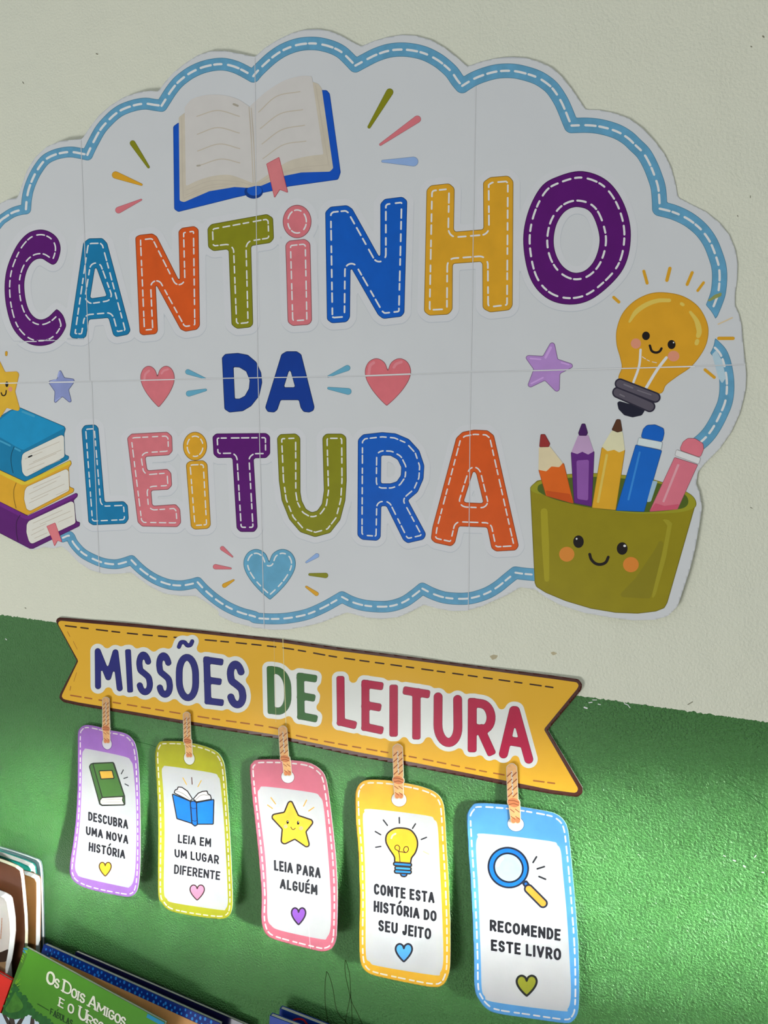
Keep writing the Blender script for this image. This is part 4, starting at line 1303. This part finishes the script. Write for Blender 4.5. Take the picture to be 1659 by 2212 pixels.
outlined('book_picture', S1, t1, [(P2([(386, 730), (398, 708), (420, 700), (598, 692), (607, 703), (702, 995), (705, 1074), (500, 1079), (478, 1066)], 2), (72, 112, 56)), (P2([(500, 1008), (690, 998), (682, 1030), (702, 1072), (500, 1075), (480, 1060), (480, 1030)], 1.5), (236, 228, 212)),
                                  (P2([(417, 703), (598, 694), (700, 995), (502, 1006)], 1), (76, 118, 56)), (P2([(472, 768), (590, 764), (608, 835), (490, 842)], .6), (230, 176, 70))], 1.1, dark=(44, 52, 40))
strokes_obj('page_line', S1, t1, [G2((490, 1030), (680, 1022)), G2((486, 1050), (684, 1045))], .35, (160, 150, 136), lay=9)
strokes_obj('accent_ray', S1, t1, [G2((672, 795), (690, 760)), G2((695, 836), (728, 825)), G2((705, 885), (736, 902))], 1.1, (56, 58, 60))
caption(S1, t1, [('DESCUBRA', G2((376, 1133), (733, 1208), (375, 1212), (733, 1292))), ('UMA NOVA', G2((355, 1262), (736, 1348), (355, 1340), (734, 1426))), ('HISTÓRIA', G2((382, 1405), (708, 1480), (378, 1485), (706, 1558)))], 1.75)
outlined('heart', S1, t1, [(heart(475, 581, 1588, 1712, None, None, G2), (246, 214, 44))], 1.2, dark=(110, 70, 24))

# ---- olive bookmark
t2, S2 = bookmark('olive green bookmark with an open blue book drawing, second from the left', (178, 176, 28), G2,
    [(976, 600), (1005, 522), (1050, 502), (1220, 505), (1330, 525), (1440, 555), (1530, 600), (1580, 670), (1602, 760), (1622, 1000), (1642, 1300), (1657, 1600), (1668, 1900), (1662, 2010), (1640, 2062), (1600, 2087), (1540, 2094), (1400, 2080),
     (1200, 2046), (1090, 2012), (1032, 1950), (1002, 1880), (1000, 1600), (1003, 1300), (995, 1000), (980, 750)],
    [(1035, 770), (1050, 738), (1085, 725), (1480, 785), (1538, 820), (1560, 880), (1590, 1200), (1608, 1500), (1625, 1850), (1625, 1960), (1605, 2003), (1560, 2014), (1140, 1950), (1082, 1915), (1055, 1860), (1055, 1600), (1060, 1300), (1052, 1000)],
    ((1281, 655), 11.2, 14.0, -.2), dict(top=[(1257, 250)], left=[(1243, 285), (1247, 480)], right=[(1271, 285), (1277, 480)], knot=[(1265, 500)], lo_left=[(1258, 515), (1268, 632)], lo_right=[(1285, 515), (1292, 632)], r=3.5),
    0.015)
outlined('book_picture', S2, t2, [(P2([(1145, 965), (1155, 938), (1175, 933), (1180, 912), (1215, 915), (1265, 950), (1310, 1020), (1290, 1038)]), (240, 232, 220)), (P2([(1316, 1020), (1362, 968), (1400, 952), (1440, 948), (1448, 975), (1470, 985), (1480, 1022), (1345, 1046)]), (240, 232, 220)),
                                  (P2([(1128, 973), (1290, 1040), (1312, 1242), (1170, 1196)]), (16, 120, 214)), (P2([(1345, 1052), (1502, 1024), (1496, 1246), (1352, 1246)]), (16, 124, 220)),
                                  (P2([(1290, 1045), (1318, 1036), (1345, 1050), (1354, 1250), (1332, 1264), (1305, 1242)]), (14, 112, 206))], 1.1)
strokes_obj('page_line', S2, t2, [sp(G2((1160, 945), (1230, 975), (1300, 1035))), sp(G2((1335, 1030), (1390, 985), (1465, 988)))], .4, (50, 46, 44), lay=9)
strokes_obj('spine_line', S2, t2, [sp(G2((1295, 1095), (1320, 1105), (1348, 1098))), sp(G2((1305, 1210), (1330, 1218), (1352, 1210)))], .5, (30, 34, 60), lay=9)
strokes_obj('accent_ray', S2, t2, [G2((1224, 830), (1257, 890)), G2((1388, 855), (1358, 910))], 1.0, (236, 186, 70))
strokes_obj('accent_ray', S2, t2, [G2((1303, 828), (1307, 888))], 1.0, (112, 70, 60))
caption(S2, t2, [('LEIA EM', G2((1180, 1335), (1480, 1373), (1178, 1412), (1476, 1453))), ('UM LUGAR', G2((1148, 1467), (1548, 1525), (1150, 1541), (1546, 1606))), ('DIFERENTE', G2((1147, 1605), (1560, 1670), (1143, 1690), (1556, 1748)))], 1.75)
outlined('heart', S2, t2, [(heart(1288, 1416, 1791, 1926, None, None, G2), (246, 140, 168))], 1.2, dark=(70, 40, 44))

# ---- pink bookmark
t3, S3 = bookmark('pink bookmark with a smiling yellow star drawing, third from the left', (212, 108, 126), G3,
    [(198, 400), (215, 360), (250, 335), (400, 333), (520, 341), (620, 357), (690, 395), (735, 450), (760, 560), (790, 800), (815, 1050), (826, 1300), (822, 1550), (812, 1640), (780, 1690), (725, 1709), (650, 1697), (400, 1632), (320, 1592), (290, 1532), (279, 1450),
     (283, 1300), (264, 1050), (238, 800), (213, 580)],
    [(255, 590), (270, 547), (310, 528), (640, 570), (698, 600), (725, 660), (750, 900), (772, 1200), (780, 1400), (775, 1550), (750, 1608), (710, 1622), (420, 1560), (350, 1522), (325, 1470), (322, 1300), (310, 1050), (287, 850)],
    ((470, 458), 14.0, 13.2, .5), dict(top=[(433, 98)], left=[(420, 135), (430, 300)], right=[(448, 135), (459, 300)], knot=[(450, 328)], lo_left=[(448, 350), (457, 435)], lo_right=[(474, 350), (480, 435)], r=4.2),
    0.020, stitch=6.8, dash=11, gap=7.5, sr=1.5)
P3 = lambda pts, r=1.0: P_(G3, pts, r)
s3 = P_(G3, [(478, 630), (497, 630), (546, 735), (645, 768), (650, 790), (600, 852), (625, 945), (612, 968), (520, 905), (445, 942), (422, 925), (430, 832), (355, 752), (362, 728), (445, 712)], 4.5, 2)
so = outlined('star_picture', S3, t3, [(s3, (246, 184, 42))], 1.5, dark=(60, 44, 24))
fb = mat((30, 22, 20), TK, .5, 0)
ink('face', S3, so, [((ell(G3((469, 783))[0], 2.5, 4), .7), 6, fb), ((ell(G3((544, 788))[0], 2.6, 4.2), .7), 6, fb), ((ell(G3((470, 777))[0], .9, 1.0), .5), 7, tagw), ((ell(G3((546, 782))[0], .9, 1.0), .5), 7, tagw),
                     (ribbon(sp(G3((492, 818), (500, 832), (512, 836), (524, 826))), .7), 6, fb), ((ell(G3((455, 814))[0], 4.4, 4.2), .9), 5, mat((240, 160, 120), TK, .5, 0)), ((ell(G3((565, 827))[0], 4.6, 4.4), .9), 5, mat((240, 160, 120), TK, .5, 0))])
strokes_obj('accent_ray', S3, t3, [G3((350, 608), (382, 652)), G3((325, 660), (360, 685)), G3((605, 625), (583, 668)), G3((657, 677), (620, 703))], 1.2, (232, 178, 84))
caption(S3, t3, [('LEIA PARA', G3((370, 1053), (707, 1110), (372, 1128), (706, 1187))), ('ALGUÉM', G3((414, 1187), (684, 1232), (412, 1258), (683, 1308)))], 2.2)
outlined('heart', S3, t3, [(heart(497, 598, 1398, 1518, None, None, G3), (138, 78, 182))], 1.6, dark=(44, 26, 50))
ink('tape_edge', S3, t3, [(ribbon(sp(G3((612, 1500), (622, 1560), (632, 1690))), .35), 5, mat((236, 234, 234), TK, .3, 0))])

# ---- yellow bookmark
t4, S4 = bookmark('yellow bookmark with a light bulb drawing, second from the right', (238, 180, 36), G3,
    [(953, 610), (965, 540), (1000, 495), (1060, 478), (1200, 485), (1320, 505), (1440, 532), (1530, 572), (1577, 630), (1594, 720), (1607, 950), (1622, 1200), (1633, 1500), (1634, 1750), (1628, 1850), (1604, 1922), (1572, 1955), (1532, 1966), (1430, 1954),
     (1204, 1908), (1100, 1884), (1044, 1862), (1008, 1825), (988, 1760), (983, 1600), (986, 1300), (977, 1000), (960, 800)],
    [(1008, 760), (1020, 712), (1060, 688), (1460, 735), (1518, 765), (1545, 820), (1560, 1100), (1575, 1400), (1585, 1700), (1580, 1815), (1560, 1862), (1520, 1880), (1120, 1815), (1060, 1785), (1030, 1730), (1028, 1400), (1022, 1050)],
    ((1267, 620), 16.2, 15.2, .3), dict(top=[(1258, 232)], left=[(1241, 272), (1245, 450)], right=[(1274, 272), (1280, 450)], knot=[(1262, 482)], lo_left=[(1246, 508), (1254, 598)], lo_right=[(1278, 508), (1281, 598)], r=4.9),
    0.015, stitch=7.0, dash=12, gap=8, sr=1.6)
g4 = S_(G3, [(1285, 825), (1350, 840), (1390, 890), (1400, 945), (1385, 1000), (1357, 1040), (1345, 1082), (1290, 1082), (1240, 1072), (1233, 1030), (1195, 970), (1173, 920), (1182, 868), (1228, 832)])
lo4 = outlined('bulb_picture', S4, t4, [(g4, (246, 182, 38)), (P3([(1265, 1130), (1330, 1140), (1320, 1168), (1305, 1174), (1285, 1170)], 2), (14, 112, 200)), (caps(G3((1248, 1135), (1342, 1140)), 4.0), (24, 126, 212)), (caps(G3((1250, 1112), (1342, 1118)), 3.6), (56, 146, 222)), (caps(G3((1240, 1082), (1345, 1090)), 3.6), (24, 126, 212))], 1.6, dark=(46, 34, 24))
ink('filament', S4, lo4, [(join2(ribbon(sp(G3((1275, 1072), (1268, 1010), (1262, 990), (1240, 975), (1240, 955), (1258, 948), (1272, 965), (1268, 992), (1290, 997), (1320, 1000), (1335, 980), (1328, 960), (1308, 962), (1300, 985), (1312, 1000))), .9)), 9, mat((80, 48, 22), TK, .5, 0)), (ribbon(sp(G3((1212, 898), (1222, 878), (1242, 866))), 2.0), 9, mat((250, 234, 170), TK, .5, 0))])
strokes_obj('accent_ray', S4, t4, [G3((1155, 768), (1184, 806)), G3((1269, 750), (1270, 790)), G3((1385, 795), (1364, 828)), G3((1097, 850), (1136, 873)), G3((1427, 907), (1464, 892)), G3((1100, 963), (1137, 957))], 1.5, (46, 46, 50))
strokes_obj('accent_ray', S4, t4, [G3((1442, 993), (1480, 1012))], 1.1, (226, 196, 150))
caption(S4, t4, [('CONTE ESTA', G3((1087, 1221), (1522, 1286), (1087, 1300), (1522, 1365))), ('HISTÓRIA DO', G3((1086, 1344), (1537, 1420), (1085, 1424), (1536, 1497))), ('SEU JEITO', G3((1119, 1481), (1499, 1546), (1118, 1562), (1496, 1626)))], 2.35)
outlined('heart', S4, t4, [(heart(1243, 1361, 1656, 1783, None, None, G3), (80, 164, 232))], 1.9, dark=(30, 34, 46))

# ---- blue bookmark
t5, S5 = bookmark('blue bookmark with a magnifying glass drawing, largest and furthest right', (90, 164, 226), G4,
    [(405, 560), (410, 510), (440, 463), (490, 430), (700, 440), (850, 460), (1050, 495), (1130, 520), (1190, 570), (1220, 640), (1235, 750), (1260, 1000), (1285, 1300), (1305, 1600), (1312, 1900), (1307, 2080), (1290, 2150), (1250, 2196), (1200, 2206), (1100, 2195),
     (900, 2165), (650, 2127), (560, 2085), (500, 2010), (468, 1920), (463, 1700), (453, 1400), (438, 1100), (418, 800)],
    [(480, 760), (495, 703), (540, 675), (1070, 735), (1135, 767), (1165, 820), (1182, 1000), (1210, 1300), (1230, 1600), (1245, 1900), (1240, 2035), (1217, 2092), (1170, 2108), (620, 2035), (552, 1990), (526, 1930), (518, 1700), (508, 1400), (497, 1100), (484, 900)],
    ((800, 598), 17.5, 15.6, .3), dict(top=[(768, 125)], left=[(748, 170), (756, 390)], right=[(787, 170), (796, 390)], knot=[(783, 425)], lo_left=[(767, 455), (782, 572)], lo_right=[(812, 455), (816, 572)], r=5.4),
    0.012, stitch=8.0, dash=13.5, gap=8.5, sr=1.75)
P5 = lambda pts, r=1.0: P_(G4, pts, r)
c5 = G4((740, 950))[0]
outlined('magnifier_picture', S5, t5, [(P5([(858, 1078), (885, 1058), (912, 1092), (884, 1115)], .8), (14, 104, 190)), (caps(G4((905, 1122), (1020, 1238)), 8.6), (246, 156, 52)), (ell(c5, 44, 42, .8), (14, 112, 206)), (ell((c5[0] + .5, c5[1] + .3), 32, 30, .8), (176, 206, 236))], 1.9, dark=(28, 36, 54), cell=1.6)
ink('lens_shine', S5, t5, [(ribbon(sp(G4((655, 935), (668, 900), (695, 875))), [3, 4, 3]), 9, mat((226, 238, 248), TK, .4, 0))])
strokes_obj('accent_ray', S5, t5, [G4((940, 908), (968, 863)), G4((974, 960), (1031, 942)), G4((988, 1022), (1041, 1044))], 1.9, (40, 42, 46))
caption(S5, t5, [('RECOMENDE', G4((590, 1368), (1163, 1448), (590, 1460), (1162, 1543))), ('ESTE LIVRO', G4((599, 1528), (1167, 1605), (600, 1620), (1166, 1702)))], 2.6)
outlined('heart', S5, t5, [(heart(808, 969, 1823, 1985, None, None, G4), (146, 148, 36))], 2.2, dark=(28, 30, 26))


# ================================================================== BOOKS BELOW
LEDGE = 0.62
wood = mat((176, 140, 96), .8, .5, .12, name='ledge_wood', scale=25)
led = box('book_ledge_1', -1.0, 0.1, -0.24, -0.0005, LEDGE - 0.02, LEDGE, wood, kind='structure')  # unseen shelf ledge and its front lip, carrying the books
lip = box('book_ledge_2', -1.0, 0.1, -0.252, -0.24, LEDGE - 0.02, LEDGE + 0.035, wood, kind='structure')
KB = 0.80
page_m = bpy.data.materials.new('page_edges')
page_m.use_nodes = True
_nt = page_m.node_tree
_g = _nt.nodes.new('ShaderNodeNewGeometry')
_mp = _nt.nodes.new('ShaderNodeMapping')
_mp.inputs['Scale'].default_value = (60, 3200, 60)
_nz = _nt.nodes.new('ShaderNodeTexNoise')
_nz.inputs['Scale'].default_value = 1.0
_nz.inputs['Detail'].default_value = 2
_rp = _nt.nodes.new('ShaderNodeValToRGB')
_rp.color_ramp.elements[0].position, _rp.color_ramp.elements[1].position = 0.32, 0.55
_rp.color_ramp.elements[0].color = (0.42, 0.38, 0.32, 1)
_rp.color_ramp.elements[1].color = (0.86, 0.84, 0.78, 1)
_nt.links.new(_g.outputs['Position'], _mp.inputs['Vector'])
_nt.links.new(_mp.outputs['Vector'], _nz.inputs['Vector'])
_nt.links.new(_nz.outputs['Fac'], _rp.inputs['Fac'])
_nt.links.new(_rp.outputs['Color'], _nt.nodes['Principled BSDF'].inputs['Base Color'])
_nt.nodes['Principled BSDF'].inputs['Roughness'].default_value = 0.6


def cover_mat(rgb, k=KB, rough=.28, mott=.06, coat=.5, scale=30):
    return mat(rgb, k, rough, mott, coat, scale=scale)


def slab(name, o, u, v, n, x0, x1, y0, y1, z0, z1, m, parent):
    """box in book axes: u along the top edge, v down, n out of the front cover"""
    P = [o + u * x + v * y + n * z for x in (x0, x1) for y in (y0, y1) for z in (z0, z1)]
    f = [(0, 1, 3, 2), (4, 6, 7, 5), (0, 4, 5, 1), (2, 3, 7, 6), (0, 2, 6, 4), (1, 5, 7, 3)]
    ob = link_mesh(name, P, f, [m], None, parent)
    return ob


def lean_axes(TL, TR, h, lean):
    S = Wall(lambda X, Zz: np.full(np.shape(X), h))
    tl, tr = S.pts([TL])[0], S.pts([TR])[0]
    u = (tr - tl) / np.linalg.norm(tr - tl)
    n0 = np.cross(u, [0, 0, 1.0])
    n0 /= np.linalg.norm(n0)
    if n0[1] > 0: n0 = -n0
    d0 = np.cross(u, n0)
    if d0[2] > 0: d0 = -d0
    a = math.radians(lean)
    v = d0 * math.cos(a) + n0 * math.sin(a)
    n = n0 * math.cos(a) - d0 * math.sin(a)
    return tl, u, v, n


def book(label, axes, W, thick, rgb, back=None, hard=.0012, inset=.002, x0=0.0, group='books standing in the rack'):
    tl, u, v, n = axes
    zr = min((tl + u * x0)[2], (tl + u * (x0 + W))[2])
    # height so that the lowest corner stands on the ledge
    H = (zr - LEDGE - 0.0005 - thick * max(n[2], 0)) / -v[2]
    c = tl + u * (x0 + W / 2) + v * H
    root = empty('picture_book', tuple(c), label, 'book', group)
    back = back or rgb
    slab('front_cover', tl, u, v, n, x0, x0 + W, 0, H, -hard, 0, cover_mat(rgb), root)
    slab('back_cover', tl, u, v, n, x0, x0 + W, 0, H, -thick, -thick + hard, cover_mat(back), root)
    slab('spine', tl, u, v, n, x0 - hard, x0, 0, H, -thick, 0, cover_mat(rgb), root)
    slab('pages', tl, u, v, n, x0, x0 + W - inset, inset * .4, H - inset, -thick + hard, -hard, page_m, root)
    return root, Plane(tl, n), H


def clipq(pts):
    return pts


# dark thin book leaning on the wall
ax = lean_axes(B2((850, 292))[0], (524, 2211), 0.009, 14)
book('thin navy book lying flattest against the green wall, behind the blue dotted book', ax, 0.232, 0.004, (22, 22, 58), hard=.0007, inset=.0004)
# blue book with light dots
ax = lean_axes(B2((497, 208))[0], (476, 2211), 0.020, 22)
dot_root, DPL, DH = book('blue book with light blue dots and a tan panel behind the green book', ax, 0.238, 0.006, (14, 44, 124), back=(26, 30, 60), hard=.001, inset=.0006)
tl, u, v, n = ax


def on_plane(tl, u, v, n, off):
    class Q:
        def pts(self, P, o=0.0):
            P = np.asarray(P, float).reshape(-1, 2)
            return tl + P[:, :1] * u + P[:, 1:] * v + n * (off + o)
    return Q()


QD = on_plane(tl, u, v, n, 0.0)
random.seed(11)
dots = []
rows = [(0.0028 + 0.0040 * r, (0.0031 if r % 2 else 0.0)) for r in range(54)]
for y, xo in rows:
    x = 0.004 + xo
    while x < 0.234:
        if y < DH - .004 and (x < 0.02 or y < 0.020):
            a = np.linspace(0, 2 * math.pi, 11)[:-1]
            rr = random.uniform(.0009, .0015)
            jx, jy = random.uniform(-.001, .001), random.uniform(-.0012, .0012)
            dots.append(([(x + jx + rr * math.cos(t), y + jy + rr * 1.15 * math.sin(t)) for t in a], [list(range(10))]))
        x += 0.0062
dm = mat((44, 132, 212), KB, .3, .05, .5)
o_ = ink('dot_pattern', QD, dot_root, [(join2(*dots), 2, dm)])
# tan panel: traced on the cover
tan_tl = DPL.pts(B2((565, 342)))[0]
r_ = tan_tl - tl
px0, py0 = float(r_ @ u), float(r_ @ v)
slab('cover_panel', tl, u, v, n, px0, 0.236, py0, DH - .01, 0.00005, 0.00025, mat((208, 152, 92), KB, .45, .08, .2, scale=40), dot_root)
slab('spine_crease', tl, u, v, n, 0.0125, 0.0131, 0.0005, DH - .001, 0.00002, 0.00012, cover_mat((58, 96, 168)), dot_root)

# green fable book
ax = lean_axes(B2((285, 237))[0], (361, 2211), 0.042, 23)
gr_root, GPL, GH = book('green picture book titled Os Dois Amigos e o Urso with trees on its cover', ax, 0.192, 0.0042, (74, 136, 34), back=(60, 110, 40), hard=.0006, inset=.0003)
tl, u, v, n = ax
gaxes = ax
QG = on_plane(tl, u, v, n, 0.0)


def gk(rgb, **k): return cover_mat(rgb, **k)


sky = rnd(polys([B2((-60, 960), (40, 985), (110, 1040), (200, 1045), (290, 985), (360, 1010), (400, 1060), (560, 1060), (600, 1300), (-200, 1300))]), 2)
fol = [(30, 940), (70, 860), (110, 790), (135, 740), (150, 680), (182, 650), (200, 690), (200, 740), (250, 780), (290, 800), (300, 850), (310, 880), (340, 885), (360, 930), (390, 960), (430, 990), (480, 1010), (530, 1040), (560, 1080), (600, 1110), (560, 1150), (480, 1110), (430, 1080),
       (400, 1030), (360, 1015), (330, 965), (300, 985), (270, 1010), (230, 1030), (190, 1020), (150, 1035), (110, 1010), (70, 990), (35, 975)]
fsh = polys([B2(fol)])
for k_ in range(len(fol) - 1):
    c_ = B2(((fol[k_][0] + fol[k_ + 1][0]) / 2, (fol[k_][1] + fol[k_ + 1][1]) / 2))[0]
    fsh = fsh | ell(c_, 3.6 + (k_ % 3) * .8, 3.2 + (k_ % 2), 0, 14)
inn = [(60, 930), (110, 850), (170, 740), (190, 780), (230, 830), (260, 900), (220, 950), (150, 970), (90, 970)]
frn = [(B2((190, 690))[0], 0), (B2((215, 650))[0], 1), (B2((230, 610))[0], 2)]
edge_dark = polys([B2((268, 262), (318, 282), (262, 440), (200, 560), (150, 690), (110, 740))])
tuft = [ribbon(B2((x, y), (x + dx, y + dy)), [1.6, .3]) for x, y, dx, dy in ((275, 262, 20, 30), (268, 285, 14, 40), (300, 270, 4, 36), (285, 290, 22, 20), (255, 330, 16, 30), (248, 360, 14, 24), (240, 390, 12, 24), (190, 640, 40, -50), (180, 650, 20, -60), (195, 670, 36, -20), (175, 640, 8, -40))]
ink('cover_picture', GPL, gr_root, [((sky, 1.6), 2, gk((196, 212, 226))),
    ((edge_dark, 1.2), 2, gk((66, 112, 34))),
    (join2(*[ribbon(B2(*p), r) for p, r in [(((40, 985), (100, 1099), (120, 1180)), [3, 4, 5]), (((130, 1030), (135, 1110), (140, 1200)), [5, 7, 8]), (((275, 1000), (235, 1060), (200, 1120)), [2.5, 4, 5]), (((365, 1030), (360, 1110), (370, 1200)), [4, 5, 6])]]), 3, gk((62, 54, 46))),
    ((fsh, 1.2), 4, gk((34, 92, 36), mott=.25, scale=120)), ((polys([sp(B2(inn), True)]), 1.2), 5, gk((62, 118, 36), mott=.2, scale=160)),
    (join2(*tuft), 5, gk((110, 160, 36))), (join2(*[ribbon(B2((272, 255), (300, 262)), 2.2), ribbon(B2((262, 280), (280, 300)), 1.6)]), 6, gk((40, 120, 150)))])
GW2 = {'I': [(.5, 0), (.5, 1)], 'D': [(0, 0), (0, 1)], 'A': [(0, 1), (1, 1)], 'M': [(0, 1), (1, 1), (.06, 0), (.94, 0)], 'U': [(0, 0), (1, 0)], 'R': [(0, 1), (0, 0), (1, 1)], 'E': [(0, 0), (0, 1)]}


def serif_letter(ch, x, y, wd, ht, r):
    """frame B2: baseline start x, y; letters climb along the slanted title line"""
    sl = 0.565
    up_ = np.array([0.155, -1.0]) * ht
    bl = np.array([x, y], float)
    br = bl + np.array([wd, wd * sl])
    q = [bl + up_, br + up_, bl, br]
    TL, TR, BL, BR = [np.array(B2(tuple(p))[0]) for p in q]

    def mp(p):
        a, b = p
        return (TL * (1 - a) + TR * a) * (1 - b) + (BL * (1 - a) + BR * a) * b
    s = None
    for i, st in enumerate(GL[ch]):
        pp = [mp(p) for p in st]
        rr = r if i == 0 else r * .72
        c = caps(pp, rr)
        s = c if s is None else s | c
    uu = (BR - BL) / np.linalg.norm(BR - BL)
    for p in GW2.get(ch, []):
        m = mp(p)
        s = s | caps([m - uu * r * 1.9, m + uu * r * 1.9], r * .5)
    return s


def base1(s): return 640 + .575 * (s - 545)


def base2(s): return 892 + .60 * (s - 655)


title = [('O', 522, 72, 122, 3.0), ('S', 610, 42, 88, 2.3), ('D', 705, 78, 122, 3.0), ('O', 800, 48, 88, 2.3), ('I', 862, 14, 88, 2.3), ('S', 893, 46, 88, 2.3), ('A', 990, 78, 122, 2.6), ('M', 1086, 82, 88, 2.1), ('I', 1184, 14, 88, 2.3), ('G', 1216, 50, 88, 2.3), ('O', 1284, 52, 88, 2.3), ('S', 1350, 44, 88, 2.3)]
title2 = [('E', 660, 46, 88, 2.2), ('O', 760, 54, 88, 2.2), ('U', 880, 76, 122, 2.8), ('R', 972, 56, 88, 2.3), ('S', 1040, 44, 88, 2.3), ('O', 1098, 50, 88, 2.3)]
tc, tsd = gk((230, 226, 206), mott=0), gk((52, 84, 26), mott=0)
for lst, bs in ((title, base1), (title2, base2)):
    for ch, x, wd, ht, r in lst:
        s = serif_letter(ch, x, bs(x), wd, ht, r * .78)
        ink('letter', GPL, gr_root, [((s.move(.9, 1.1), .8), 6, tsd), ((s, .8), 7, tc)])
sub = None
for i, ch in enumerate('FABULAS'):
    x = 562 + i * 36
    s = serif_letter(ch, x, 988 + .56 * (x - 562), 24, 60, 1.05)
    sub = s if sub is None else sub | s
sub = sub | caps(B2((640, 950), (652, 935)), .8) | caps(B2((418, 873), (546, 948)), .7)
ink('caption', GPL, gr_root, [((sub, .7), 6, gk((24, 62, 16), mott=0))])
slab('corner_strip', tl, u, v, n, 0.170, 0.1915, 0.0004, 0.004, 0.00003, 0.0002, gk((30, 130, 170)), gr_root)

# red book at the far left corner
p_tr = GPL.pts(B2((140, 618)))[0]
rtl = p_tr - u * 0.150 - u * 0.0012
red_root, RPL, RH = book('red hardback book cut by the bottom left corner of the photo', (rtl, u, v, n), 0.150, 0.0060, (214, 46, 34), hard=.0012, inset=.003)
slab('cover_line', rtl, u, v, n, 0.1290, 0.1294, 0.001, RH - .002, 0.00003, 0.0001, gk((236, 120, 96)), red_root)

# two blue books at the bottom centre
ax = lean_axes((606, 2179.5), (692, 2213), 0.010, 4)
b1r, B1PL, _ = book('blue book with a red mark, standing taller at the bottom centre', ax, 0.20, 0.005, (26, 58, 140), hard=.0009, inset=.0006)
ink('red_mark', B1PL, b1r, [((caps(sp(frame(300, 1950, Z)((912, 712), (930, 698), (960, 694), (985, 702), (1003, 724))), 2.0), .8), 3, gk((206, 36, 40), mott=0))])
ax = lean_axes((584.5, 2194.5), (633, 2213), 0.024, 6)
book('blue book in front of another blue one, lower left of it', ax, 0.19, 0.005, (28, 60, 144), hard=.0009, inset=.0006)


# stack of upright books and magazines at the left edge: outlines taken at their own distance from the wall
def upright(label, pts, h, t, rgb, pagec=None, hard=.0007, left=-0.90, pin=.0012, name='picture_book', k=KB, back=None):
    P = B1(pts)
    S = Wall(lambda X, Zz: np.full(np.shape(X), h))
    w3 = S.pts(P)
    xz = [(p[0], p[2]) for p in w3]
    xe = xz[-1][0]
    poly = [(left, xz[0][1] + (xz[0][0] - left) * 0.02)] + xz + [(xe, LEDGE + .0005), (left, LEDGE + .0005)]
    root = empty(name, ((left + xe) / 2, -h + t / 2, LEDGE), label, 'book', 'books standing in the rack')

    def ext(nm, poly, y0, y1, m):
        n = len(poly)
        V = [(x, y0, z) for x, z in poly] + [(x, y1, z) for x, z in poly]
        F = [list(range(n))[::-1], list(range(n, 2 * n))] + [[i, (i + 1) % n, n + (i + 1) % n, n + i] for i in range(n)]
        return link_mesh(nm, V, F, [m], None, root)
    ext('front_cover', poly, -h, -h + hard, cover_mat(rgb, k))
    ins = [(x - (pin if x > left + .05 else 0), z - (pin * .6 if z > LEDGE + .05 else 0)) for x, z in poly]
    ext('pages', ins, -h + hard, -h + t - hard, pagec or page_m)
    ext('back_cover', poly, -h + t - hard, -h + t, cover_mat(back or rgb, k))
    return root, S


white_pg = mat((236, 232, 222), KB, .5, .05)
upright('grey-green book furthest back in the left stack, flat against the wall', [(0, 178), (150, 222), (300, 272), (420, 318), (448, 345), (462, 400), (472, 520), (480, 800), (487, 1100), (492, 1400)], 0.0048, 0.0042, (70, 92, 96), white_pg, back=(96, 112, 112))
upright('teal covered book at the left edge, behind the brown books', [(0, 262), (120, 305), (250, 352), (325, 385), (352, 420), (362, 500), (372, 700), (385, 1100), (392, 1400)], 0.0135, 0.008, (16, 118, 104), None)
upright('kraft brown book with white page edges, rightmost of the left stack', [(150, 452), (285, 485), (350, 508), (398, 535), (418, 575), (418, 800), (414, 1100), (410, 1400)], 0.0215, 0.0075, (136, 94, 54), white_pg, pin=.0004)
bt, bS = upright('glossy brown book with cream page edges in the left stack', [(0, 332), (80, 362), (170, 400), (225, 440), (240, 520), (258, 700), (280, 960), (286, 1150), (280, 1400)], 0.0345, 0.0055, (82, 50, 34), mat((232, 220, 190), KB, .5, .08), pin=.0002)
gt, gS = upright('book with a pale grey cover and white page edges, frontmost of the left stack', [(-60, 715), (0, 738), (50, 768), (72, 800), (90, 900), (108, 1030), (112, 1180), (90, 1380), (60, 1560)], 0.050, 0.0085, (178, 172, 164), white_pg, pin=.0002)
ink('cover_band', gS, gt, [((P_(B1, [(-60, 1400), (30, 1370), (98, 1340), (92, 1380), (70, 1490), (-60, 1500)], 1), 1.2), 3, gk((40, 28, 22))), ((P_(B1, [(-60, 1500), (68, 1490), (58, 1600), (50, 1700), (-60, 1700)], 1), 1.2), 3, gk((120, 96, 66)))])
ink('cover_border', gS, gt, [(dashes([B1((22, 985), (18, 1100), (8, 1230))], 1.6, 1.4, .8, False), 4, gk((150, 84, 40), mott=0))])
